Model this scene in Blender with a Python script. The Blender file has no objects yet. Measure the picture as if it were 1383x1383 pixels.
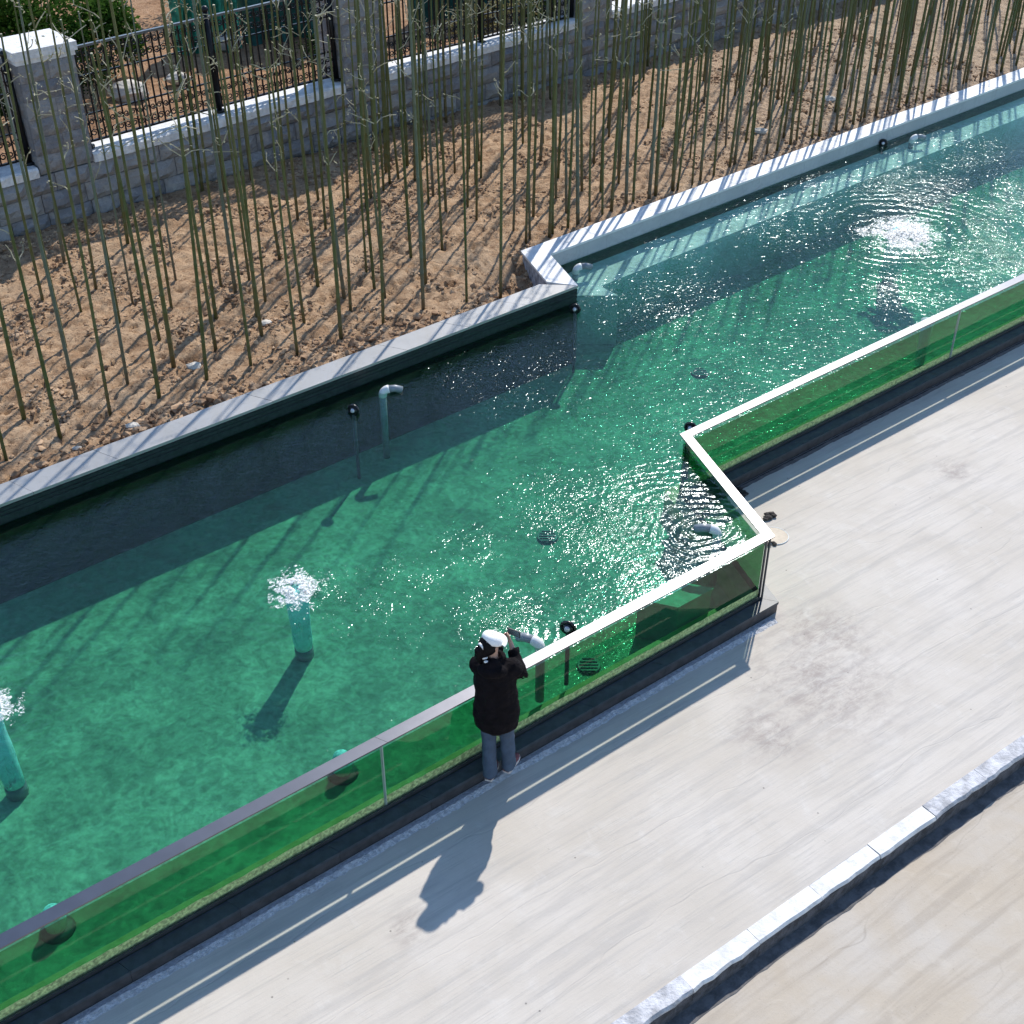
import bpy, bmesh, math, random
import numpy as np
from mathutils import Vector, Matrix, noise as mnoise
R = math.radians
random.seed(7)
rng = np.random.default_rng(11)
scene = bpy.context.scene
COL = scene.collection

# ------------------------------------------------------------------ camera, sky, sun, exposure
cam_d = bpy.data.cameras.new('camera')
cam_d.sensor_width = 36.0
cam_d.lens = 45.475
cam_d.clip_start = 0.1
cam_d.clip_end = 600
cam = bpy.data.objects.new('camera', cam_d)
COL.objects.link(cam)
cam.location = (0, 0, 9.02)
cam.rotation_euler = (R(90 - 35.4), 0, 0)
scene.camera = cam

SUN_AZ, SUN_EL = 17.0, 45.0
world = bpy.data.worlds.new('World')
scene.world = world
world.use_nodes = True
wn = world.node_tree
bg = wn.nodes['Background']
sky = wn.nodes.new('ShaderNodeTexSky')
sky.sky_type = 'NISHITA'
sky.sun_disc = False
sky.sun_elevation = R(SUN_EL)
sky.sun_rotation = R(SUN_AZ)
sky.altitude = 50
sky.air_density = 1.1
sky.ozone_density = 3.0
sky.dust_density = 0.1
wn.links.new(sky.outputs['Color'], bg.inputs['Color'])
bg.inputs['Strength'].default_value = 0.15
sun_d = bpy.data.lights.new('sun', 'SUN')
sun_d.energy = 4.0
sun_d.angle = R(0.8)
sun_d.color = (1.0, 0.945, 0.865)
sun = bpy.data.objects.new('sun', sun_d)
COL.objects.link(sun)
tosun = Vector((math.sin(R(SUN_AZ)) * math.cos(R(SUN_EL)), math.cos(R(SUN_AZ)) * math.cos(R(SUN_EL)), math.sin(R(SUN_EL))))
sun.rotation_euler = tosun.to_track_quat('Z', 'Y').to_euler()
sun.location = tosun * 40
scene.view_settings.view_transform = 'Standard'
scene.view_settings.look = 'None'
scene.view_settings.exposure = 0.48
scene.view_settings.gamma = 1.0
try:
    scene.view_settings.use_curve_mapping = False
except Exception:
    pass
scene.render.engine = 'CYCLES'
scene.cycles.transparent_max_bounces = 16
scene.cycles.max_bounces = 5
scene.cycles.diffuse_bounces = 3
scene.cycles.glossy_bounces = 3
scene.cycles.adaptive_threshold = 0.02
scene.cycles.volume_bounces = 0

# ------------------------------------------------------------------ node helpers
class NT:
    def __init__(s, name, rough=0.8):
        s.m = bpy.data.materials.new(name)
        s.m.use_nodes = True
        s.t = s.m.node_tree
        s.t.nodes.clear()
        s.out = s.n('ShaderNodeOutputMaterial')
        s._pos = None
    def n(s, typ, **kw):
        nd = s.t.nodes.new(typ)
        for k, v in kw.items():
            setattr(nd, k, v)
        return nd
    def put(s, sock, v):
        if isinstance(v, bpy.types.NodeSocket):
            s.t.links.new(v, sock)
        elif v is not None:
            if sock.type == 'RGBA' and not hasattr(v, '__len__'):
                v = (v, v, v, 1)
            elif sock.type == 'RGBA' and len(v) == 3:
                v = (*v, 1)
            sock.default_value = v
    @property
    def pos(s):
        if s._pos is None:
            s._pos = s.n('ShaderNodeNewGeometry').outputs['Position']
        return s._pos
    def math(s, op, a, b=None, c=None, clamp=False):
        nd = s.n('ShaderNodeMath', operation=op)
        nd.use_clamp = clamp
        s.put(nd.inputs[0], a)
        if b is not None: s.put(nd.inputs[1], b)
        if c is not None: s.put(nd.inputs[2], c)
        return nd.outputs[0]
    def vmath(s, op, a, b=None):
        nd = s.n('ShaderNodeVectorMath', operation=op)
        s.put(nd.inputs[0], a)
        if b is not None: s.put(nd.inputs[1], b)
        return nd.outputs['Value'] if op in ('DOT_PRODUCT', 'LENGTH', 'DISTANCE') else nd.outputs[0]
    def scalev(s, vec, scale=(1, 1, 1), rot=0, loc=(0, 0, 0)):
        nd = s.n('ShaderNodeMapping')
        s.put(nd.inputs['Vector'], vec)
        nd.inputs['Scale'].default_value = scale
        nd.inputs['Rotation'].default_value = (0, 0, rot)
        nd.inputs['Location'].default_value = loc
        return nd.outputs[0]
    def noise(s, vec, scale, detail=4, rough=0.55, dist=0.0, col=False):
        nd = s.n('ShaderNodeTexNoise')
        s.put(nd.inputs['Vector'], vec)
        nd.inputs['Scale'].default_value = scale
        nd.inputs['Detail'].default_value = detail
        nd.inputs['Roughness'].default_value = rough
        nd.inputs['Distortion'].default_value = dist
        return nd.outputs['Color' if col else 'Fac']
    def voro(s, vec, scale, feature='F1', out='Distance'):
        nd = s.n('ShaderNodeTexVoronoi', feature=feature)
        s.put(nd.inputs['Vector'], vec)
        nd.inputs['Scale'].default_value = scale
        return nd.outputs[out]
    def rng(s, v, a, b, c=0.0, d=1.0, smooth=True):
        nd = s.n('ShaderNodeMapRange')
        if smooth: nd.interpolation_type = 'SMOOTHSTEP'
        s.put(nd.inputs['Value'], v)
        nd.inputs['From Min'].default_value = a
        nd.inputs['From Max'].default_value = b
        nd.inputs['To Min'].default_value = c
        nd.inputs['To Max'].default_value = d
        return nd.outputs[0]
    def mix(s, f, a, b, typ='MIX'):
        nd = s.n('ShaderNodeMix', data_type='RGBA', blend_type=typ)
        s.put(nd.inputs[0], f)
        s.put(nd.inputs[6], a)
        s.put(nd.inputs[7], b)
        return nd.outputs[2]
    def objrand(s):
        return s.n('ShaderNodeObjectInfo').outputs['Random']
    def bump(s, h, strength=0.5, dist=0.02, normal=None):
        nd = s.n('ShaderNodeBump')
        nd.inputs['Strength'].default_value = strength
        nd.inputs['Distance'].default_value = dist
        s.put(nd.inputs['Height'], h)
        if normal is not None: s.put(nd.inputs['Normal'], normal)
        return nd.outputs[0]
    def bsdf(s, color, rough=0.8, normal=None, metal=0.0, spec=0.5, **kw):
        nd = s.n('ShaderNodeBsdfPrincipled')
        s.put(nd.inputs['Base Color'], color)
        s.put(nd.inputs['Roughness'], rough)
        s.put(nd.inputs['Metallic'], metal)
        nd.inputs['Specular IOR Level'].default_value = spec
        if normal is not None: s.put(nd.inputs['Normal'], normal)
        return nd.outputs[0]
    def done(s, shader):
        s.t.links.new(shader, s.out.inputs['Surface'])
        return s.m

def simple(name, color, rough=0.7, metal=0.0, var=0.25, scale=8, bump=0.3, bdist=0.01, spec=0.5, bscale=None):
    t = NT(name)
    f = t.noise(t.pos, scale, 5, 0.6)
    lo = tuple(c * (1 - var) for c in color)
    hi = tuple(min(1, c * (1 + var)) for c in color)
    c = t.mix(t.rng(f, 0.3, 0.7), lo, hi)
    nb = t.bump(t.noise(t.pos, bscale or scale * 4, 5, 0.6), bump, bdist)
    return t.done(t.bsdf(c, rough, nb, metal, spec))

# ------------------------------------------------------------------ materials
def m_pavement():
    t = NT('light_concrete')
    p = t.pos
    along = t.scalev(p, (1, 1, 1), R(-36))         # x runs along the pool edge
    streak = t.noise(t.scalev(along, (0.35, 5.5, 1)), 1.6, 6, 0.62, 0.4)
    fine_st = t.noise(t.scalev(along, (1.2, 22, 1)), 2.0, 4, 0.6, 0.2)
    big = t.noise(p, 0.55, 5, 0.6, 0.3)
    mid = t.noise(p, 3.5, 6, 0.65, 0.5)
    base = t.mix(t.rng(big, 0.35, 0.68), (0.470, 0.425, 0.368), (0.540, 0.498, 0.448))
    base = t.mix(t.math('MULTIPLY', t.rng(streak, 0.46, 0.66), 0.42), base, (0.34, 0.32, 0.30))
    base = t.mix(t.math('MULTIPLY', t.rng(t.noise(t.scalev(along, (0.7, 34, 1)), 2.3, 4, 0.65, 0.25), 0.54, 0.64), t.rng(mid, 0.42, 0.6, 0.1, 0.42)), base, (0.30, 0.29, 0.275))
    base = t.mix(t.math('MULTIPLY', t.rng(mid, 0.52, 0.75), 0.30), base, (0.60, 0.575, 0.54))
    # brownish trodden stain spots (wear with a shape of their own)
    tot = None
    for (x, y, r) in ((3.15, 9.75, 1.05), (3.3, 10.4, 0.75), (2.5, 9.0, 0.5), (-0.86, 6.74, 0.22), (5.6, 13.6, 0.35)):
        d = t.vmath('DISTANCE', p, (x, y, 0))
        k = t.rng(d, r * 0.1, r * 1.25, 1, 0)
        tot = k if tot is None else t.math('MAXIMUM', tot, k)
    blot = t.rng(t.noise(t.scalev(along, (1, 1.8, 1)), 3.6, 8, 0.78, 0.3), 0.38, 0.66)
    base = t.mix(t.math('MULTIPLY', t.math('MULTIPLY', tot, blot), 0.60), base, (0.225, 0.185, 0.172))
    # thin trowel lines
    sx = t.n('ShaderNodeSeparateXYZ'); t.put(sx.inputs[0], along)
    yy = t.math('ADD', t.math('ADD', t.math('MULTIPLY', sx.outputs[1], 1.15), t.math('MULTIPLY', t.noise(t.scalev(along, (0.5, 0.8, 1)), 1.0, 3, 0.6), 0.9)), 0.1)
    tri = t.math('PINGPONG', yy, 0.5)
    crack = t.rng(tri, 0.0, 0.014, 1, 0)
    brk = t.rng(t.noise(p, 1.7, 3, 0.5), 0.46, 0.62)
    base = t.mix(t.math('MULTIPLY', t.math('MULTIPLY', crack, brk), 0.28), base, (0.26, 0.25, 0.235))
    # dark grit and pits
    v = t.voro(p, 9.0)
    vr = t.voro(p, 9.0, 'F1', 'Color')
    sep = t.n('ShaderNodeSeparateColor'); t.put(sep.inputs[0], vr)
    spot = t.math('MULTIPLY', t.rng(v, 0.05, 0.11, 1, 0), t.rng(sep.outputs[0], 0.88, 0.93))
    base = t.mix(t.math('MULTIPLY', spot, 0.7), base, (0.12, 0.11, 0.10))
    grit = t.noise(p, 60, 3, 0.7)
    base = t.mix(t.math('MULTIPLY', t.rng(grit, 0.6, 0.75), 0.25), base, (0.25, 0.24, 0.22))
    h = t.math('ADD', t.math('MULTIPLY', streak, 0.6), t.math('ADD', t.math('MULTIPLY', fine_st, 0.35), t.math('MULTIPLY', mid, 0.5)))
    h = t.math('ADD', h, t.math('MULTIPLY', crack, -0.25))
    nb = t.bump(h, 0.5, 0.012)
    nb = t.bump(grit, 0.25, 0.003, nb)
    return t.done(t.bsdf(base, 0.85, nb, spec=0.3))

def m_road():
    t = NT('beige_concrete')
    p = t.pos
    along = t.scalev(p, (1, 1, 1), R(-36))
    streak = t.noise(t.scalev(along, (0.3, 4.5, 1)), 1.8, 6, 0.62, 0.4)
    big = t.noise(p, 0.9, 5, 0.6, 0.3)
    mid = t.noise(p, 5, 7, 0.7, 0.4)
    base = t.mix(t.rng(big, 0.35, 0.68), (0.43, 0.37, 0.295), (0.46, 0.42, 0.37))
    base = t.mix(t.math('MULTIPLY', t.rng(streak, 0.46, 0.66), 0.5), base, (0.32, 0.275, 0.225))
    base = t.mix(t.math('MULTIPLY', t.rng(mid, 0.5, 0.75), 0.28), base, (0.56, 0.51, 0.44))
    sx = t.n('ShaderNodeSeparateXYZ'); t.put(sx.inputs[0], along)
    yy = t.math('ADD', t.math('MULTIPLY', sx.outputs[1], 0.9), t.math('MULTIPLY', t.noise(t.scalev(along, (0.6, 0.8, 1)), 1.0, 3, 0.6), 0.9))
    crack = t.rng(t.math('PINGPONG', yy, 0.5), 0.0, 0.012, 1, 0)
    base = t.mix(t.math('MULTIPLY', t.math('MULTIPLY', crack, t.rng(big, 0.45, 0.6)), 0.3), base, (0.2, 0.17, 0.14))
    grit = t.noise(p, 45, 4, 0.75)
    base = t.mix(t.math('MULTIPLY', t.rng(grit, 0.6, 0.72), 0.4), base, (0.2, 0.17, 0.14))
    h = t.math('ADD', t.math('MULTIPLY', streak, 0.6), t.math('MULTIPLY', mid, 0.6))
    nb = t.bump(h, 0.5, 0.014)
    nb = t.bump(grit, 0.35, 0.004, nb)
    return t.done(t.bsdf(base, 0.9, nb, spec=0.25))

def m_soil(name='dry_soil', tint=(1, 1, 1)):
    t = NT(name)
    p = t.pos
    big = t.noise(p, 0.7, 5, 0.6, 0.4)
    mid = t.noise(p, 4.0, 7, 0.7, 0.5)
    fine = t.noise(p, 22, 6, 0.75)
    c = t.mix(t.rng(mid, 0.35, 0.65), (0.31, 0.190, 0.108), (0.52, 0.355, 0.220))
    xg = t.n('ShaderNodeSeparateXYZ'); t.put(xg.inputs[0], p)
    east = t.rng(xg.outputs[0], 0.5, 7.0)
    c = t.mix(t.math('MULTIPLY', east, 0.6), c, (0.44, 0.36, 0.27))
    c = t.mix(t.math('MULTIPLY', t.rng(big, 0.5, 0.7), 0.4), c, (0.50, 0.38, 0.26))
    c = t.mix(t.math('MULTIPLY', t.rng(fine, 0.53, 0.66), 0.62), c, (0.13, 0.072, 0.04))
    c = t.mix(t.math('MULTIPLY', t.rng(t.noise(p, 9, 5, 0.75, 0.8), 0.56, 0.64), 0.8), c, (0.11, 0.062, 0.036))
    c = t.mix(1.0, c, tint, 'MULTIPLY')
    vs_ = t.voro(p, 26.0)
    vc_ = t.n('ShaderNodeSeparateColor'); t.put(vc_.inputs[0], t.voro(p, 26.0, 'F1', 'Color'))
    c = t.mix(t.math('MULTIPLY', t.math('MULTIPLY', t.rng(vs_, 0.12, 0.30, 1, 0), t.rng(vc_.outputs[0], 0.74, 0.8)), 0.85), c, (0.075, 0.04, 0.024))
    h = t.math('ADD', t.math('MULTIPLY', mid, 0.7), t.math('MULTIPLY', fine, 0.6))
    nb = t.bump(h, 1.0, 0.07)
    return t.done(t.bsdf(c, 0.95, nb, spec=0.15))

def m_clod():
    t = NT('soil_clod')
    r = t.noise(t.pos, 3.1, 3, 0.6)
    c = t.mix(t.rng(r, 0.35, 0.65), (0.22, 0.13, 0.075), (0.48, 0.33, 0.21))
    nb = t.bump(t.noise(t.pos, 40, 4, 0.7), 0.7, 0.01)
    return t.done(t.bsdf(c, 0.95, nb, spec=0.15))

def m_marble(name, a, b, vein, metal=0.0, rough=0.45):
    t = NT(name)
    p = t.pos
    v = t.noise(t.scalev(p, (1, 1, 1), R(20)), 2.2, 7, 0.6, 1.3)
    ln = t.rng(t.math('ABSOLUTE', t.math('SUBTRACT', v, 0.5)), 0.0, 0.03, 1, 0)
    c = t.mix(t.rng(t.noise(p, 1.6, 5, 0.6), 0.35, 0.65), a, b)
    c = t.mix(t.math('MULTIPLY', t.objrand(), 0.25), c, tuple(x * 0.8 for x in a))
    c = t.mix(t.math('MULTIPLY', ln, 0.35), c, vein)
    dirt = t.rng(t.noise(p, 7, 6, 0.75, 0.4), 0.58, 0.72)
    c = t.mix(t.math('MULTIPLY', dirt, 0.35), c, tuple(x * 0.55 for x in a))
    nb = t.bump(t.noise(p, 30, 4, 0.6), 0.10, 0.002)
    return t.done(t.bsdf(c, rough, nb, metal, spec=0.4))

def m_water():
    t = NT('pool_water')
    g = t.n('ShaderNodeNewGeometry')
    p = g.outputs['Position']
    xyz = t.n('ShaderNodeSeparateXYZ'); t.put(xyz.inputs[0], g.outputs['True Normal'])
    inc = t.n('ShaderNodeSeparateXYZ'); t.put(inc.inputs[0], g.outputs['Incoming'])
    back = g.outputs['Backfacing']
    # true normal is flipped on back faces: work with its absolute z
    top = t.math('GREATER_THAN', t.math('ABSOLUTE', xyz.outputs[2]), 0.5)
    # ---- wave height in metres
    act = t.n('ShaderNodeAttribute', attribute_name='activity').outputs['Fac']
    amp = t.math('ADD', 0.0056, t.math('MULTIPLY', act, 0.0140))
    n1 = t.noise(t.scalev(p, (1, 1.35, 1), R(-35)), 6.5, 2, 0.5, 0.5)
    n2 = t.noise(p, 20, 1, 0.6, 0.3)
    n4 = t.noise(p, 46, 1, 0.6)
    h = t.math('ADD', t.math('MULTIPLY', n1, 1.3), t.math('ADD', t.math('MULTIPLY', n2, 0.62), t.math('MULTIPLY', n4, 0.34)))
    h = t.math('MULTIPLY', h, amp)
    # rings that run out from the inlets
    wob = t.math('ADD', t.math('MULTIPLY', n1, 0.10), t.math('MULTIPLY', t.noise(p, 1.4, 1, 0.5), 0.45))
    for (x, y, lam, r0, r1, a) in ((2.02, 11.12, 0.115, 0.15, 1.7, 0.0042), (0.08, 9.5, 0.10, 0.1, 1.0, 0.0032), (-2.17, 10.12, 0.15, 0.3, 1.5, 0.0030), (6.11, 18.93, 0.21, 0.5, 2.9, 0.0060), (-4.6, 8.48, 0.15, 0.2, 1.3, 0.003)):
        d = t.vmath('DISTANCE', p, (x, y, 0.872))
        s_ = t.math('SINE', t.math('MULTIPLY', t.math('ADD', d, wob), 2 * math.pi / lam))
        fade = t.math('MULTIPLY', t.rng(d, r0 * 0.5, r0, 0, 1), t.rng(d, r0, r1, 1, 0))
        h = t.math('ADD', h, t.math('MULTIPLY', t.math('MULTIPLY', s_, fade), a * 0.72))
    nb = t.n('ShaderNodeBump')
    nb.inputs['Strength'].default_value = 1.0
    nb.inputs['Distance'].default_value = 1.0
    t.put(nb.inputs['Height'], h)
    nrm = nb.outputs[0]
    fr = t.n('ShaderNodeFresnel'); fr.inputs['IOR'].default_value = 1.333; t.put(fr.inputs['Normal'], nrm)
    gl = t.n('ShaderNodeBsdfGlossy', distribution='BECKMANN'); gl.inputs['Color'].default_value = (0.84, 0.95, 1.0, 1); gl.inputs['Roughness'].default_value = 0.18
    t.put(gl.inputs['Normal'], nrm)
    gl2 = t.n('ShaderNodeBsdfGlossy', distribution='BECKMANN'); gl2.inputs['Color'].default_value = (0.84, 0.95, 1.0, 1); gl2.inputs['Roughness'].default_value = 0.06
    t.put(gl2.inputs['Normal'], nrm)
    glm = t.n('ShaderNodeMixShader'); glm.inputs[0].default_value = 0.40; t.t.links.new(gl.outputs[0], glm.inputs[1]); t.t.links.new(gl2.outputs[0], glm.inputs[2])
    gl = glm
    tr = t.n('ShaderNodeBsdfTransparent')
    # light lensed by ripples is painted into the surface tint; slightly silty surface film
    rp2 = t.rng(t.noise(p, 15, 2, 0.6, 0.4), 0.3, 0.7, 0.88, 1.0)
    lens = t.rng(t.math('ABSOLUTE', t.math('SUBTRACT', t.noise(p, 4.2, 2, 0.55, 1.2), 0.5)), 0.0, 0.16, 1.0, 0.87)
    film = t.rng(t.noise(p, 0.8, 4, 0.6, 0.6), 0.3, 0.7, 0.86, 1.0)
    k = t.math('MULTIPLY', t.math('MULTIPLY', lens, film), rp2)
    cc = t.n('ShaderNodeCombineColor')
    t.put(cc.inputs[0], t.math('MULTIPLY', k, 0.86)); t.put(cc.inputs[1], t.math('MULTIPLY', k, 0.97)); t.put(cc.inputs[2], t.math('MULTIPLY', k, 0.94))
    t.put(tr.inputs['Color'], cc.outputs[0])
    fac = t.mix(back, fr.outputs[0], 0.03)
    mtop = t.n('ShaderNodeMixShader')
    t.put(mtop.inputs[0], t.math('MULTIPLY', fac, 1.0)); t.t.links.new(tr.outputs[0], mtop.inputs[1]); t.t.links.new(gl.outputs[0], mtop.inputs[2])
    milk = t.n('ShaderNodeBsdfDiffuse'); milk.inputs['Color'].default_value = (0.25, 0.62, 0.42, 1)
    mm = t.n('ShaderNodeMixShader'); t.put(mm.inputs[0], t.math('MULTIPLY', t.math('SUBTRACT', 1.0, back), 0.010)); t.t.links.new(mtop.outputs[0], mm.inputs[1]); t.t.links.new(milk.outputs[0], mm.inputs[2])
    mtop = mm
    # ---- sides: rays that climb from the side into the water are totally reflected under its surface
    trs = t.n('ShaderNodeBsdfTransparent'); trs.inputs['Color'].default_value = (0.15, 0.44, 0.24, 1)
    dk = t.n('ShaderNodeBsdfGlossy'); dk.inputs['Color'].default_value = (0.18, 0.5, 0.38, 1); dk.inputs['Roughness'].default_value = 0.1
    climbing = t.math('LESS_THAN', inc.outputs[2], 0.0)
    ms = t.n('ShaderNodeMixShader')
    t.put(ms.inputs[0], climbing); t.t.links.new(trs.outputs[0], ms.inputs[1]); t.t.links.new(dk.outputs[0], ms.inputs[2])
    fin = t.n('ShaderNodeMixShader')
    t.put(fin.inputs[0], top); t.t.links.new(ms.outputs[0], fin.inputs[1]); t.t.links.new(mtop.outputs[0], fin.inputs[2])
    t.t.links.new(fin.outputs[0], t.out.inputs['Surface'])
    va = t.n('ShaderNodeVolumeAbsorption')
    va.inputs['Color'].default_value = (0.27, 0.735, 0.60, 1)
    va.inputs['Density'].default_value = 0.85
    t.t.links.new(va.outputs[0], t.out.inputs['Volume'])
    return t.m

def m_glass():
    t = NT('clear_glass')
    fr = t.n('ShaderNodeFresnel'); fr.inputs['IOR'].default_value = 1.5
    gl = t.n('ShaderNodeBsdfGlossy'); gl.inputs['Roughness'].default_value = 0.01
    t.put(gl.inputs['Normal'], t.bump(t.noise(t.pos, 0.8, 2), 0.1, 0.004))
    tr = t.n('ShaderNodeBsdfTransparent'); tr.inputs['Color'].default_value = (0.93, 0.975, 0.955, 1)
    mx = t.n('ShaderNodeMixShader')
    bk = t.n('ShaderNodeNewGeometry').outputs['Backfacing']
    t.put(mx.inputs[0], t.math('MULTIPLY', fr.outputs[0], t.math('SUBTRACT', 1.0, bk), clamp=True)); t.t.links.new(tr.outputs[0], mx.inputs[1]); t.t.links.new(gl.outputs[0], mx.inputs[2])
    return t.done(mx.outputs[0])

def m_poolfloor(name, a, b):
    t = NT(name)
    p = t.pos
    n1 = t.noise(p, 1.4, 6, 0.62, 0.9)
    n2 = t.noise(p, 7, 6, 0.7, 0.6)
    c = t.mix(t.rng(n1, 0.35, 0.65), a, b)
    c = t.mix(t.math('MULTIPLY', t.rng(n2, 0.45, 0.68), 0.45), c, tuple(x * 0.62 for x in a))
    nb = t.bump(n2, 0.5, 0.02)
    return t.done(t.bsdf(c, 0.9, nb, spec=0.1))

def m_stone():
    t = NT('rough_grey_stone')
    p = t.pos
    r = t.objrand()
    n = t.noise(p, 5, 7, 0.7, 0.5)
    c = t.mix(r, (0.20, 0.20, 0.215), (0.33, 0.325, 0.32))
    c = t.mix(t.math('MULTIPLY', t.rng(n, 0.45, 0.7), 0.6), c, (0.42, 0.40, 0.38))
    c = t.mix(t.math('MULTIPLY', t.rng(t.noise(p, 14, 5, 0.7), 0.55, 0.7), 0.5), c, (0.13, 0.12, 0.12))
    nb = t.bump(t.noise(p, 11, 7, 0.7, 0.4), 0.9, 0.05)
    return t.done(t.bsdf(c, 0.92, nb, spec=0.2))

def m_bamboo():
    t = NT('bamboo_culm')
    r = t.objrand()
    p = t.pos
    n = t.noise(t.scalev(p, (3, 3, 0.8)), 2.0, 4, 0.6)
    c = t.mix(r, (0.060, 0.078, 0.020), (0.115, 0.118, 0.042))
    c = t.mix(t.rng(r, 0.72, 0.9), c, (0.105, 0.13, 0.095))
    c = t.mix(t.math('MULTIPLY', t.rng(n, 0.45, 0.7), 0.45), c, (0.115, 0.10, 0.045))
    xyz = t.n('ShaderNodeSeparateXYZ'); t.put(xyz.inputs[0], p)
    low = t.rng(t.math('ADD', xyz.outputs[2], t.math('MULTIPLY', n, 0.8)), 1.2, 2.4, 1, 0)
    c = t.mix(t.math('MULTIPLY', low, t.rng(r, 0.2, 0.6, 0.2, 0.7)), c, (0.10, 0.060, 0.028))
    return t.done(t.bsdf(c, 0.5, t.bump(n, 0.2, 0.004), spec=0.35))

def m_leaf(name, a, b):
    t = NT(name)
    n = t.noise(t.pos, 7, 3, 0.6)
    c = t.mix(t.rng(n, 0.35, 0.65), a, b)
    d = t.n('ShaderNodeBsdfDiffuse'); t.put(d.inputs[0], c)
    tl = t.n('ShaderNodeBsdfTranslucent'); t.put(tl.inputs[0], c)
    mx = t.n('ShaderNodeMixShader'); mx.inputs[0].default_value = 0.3
    t.t.links.new(d.outputs[0], mx.inputs[1]); t.t.links.new(tl.outputs[0], mx.inputs[2])
    return t.done(mx.outputs[0])

def m_plume():
    t = NT('bubble_plume')
    p = t.pos
    n = t.noise(t.scalev(p, (1, 1, 0.45)), 13, 5, 0.65, 0.4)
    d = t.bsdf((0.42, 0.95, 0.96), 0.6, spec=0.1)
    tr = t.n('ShaderNodeBsdfTransparent')
    mx = t.n('ShaderNodeMixShader')
    t.put(mx.inputs[0], t.rng(n, 0.30, 0.55, 0.25, 0.95)); t.t.links.new(tr.outputs[0], mx.inputs[1]); t.t.links.new(d, mx.inputs[2])
    return t.done(mx.outputs[0])

def m_foam():
    t = NT('lacy_foam')
    n = t.noise(t.pos, 42, 3, 0.6)
    d = t.bsdf((0.84, 0.87, 0.87), 0.45, spec=0.4)
    tr = t.n('ShaderNodeBsdfTransparent')
    mx = t.n('ShaderNodeMixShader')
    t.put(mx.inputs[0], t.rng(n, 0.46, 0.66, 0.05, 0.9)); t.t.links.new(tr.outputs[0], mx.inputs[1]); t.t.links.new(d, mx.inputs[2])
    return t.done(mx.outputs[0])

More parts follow.
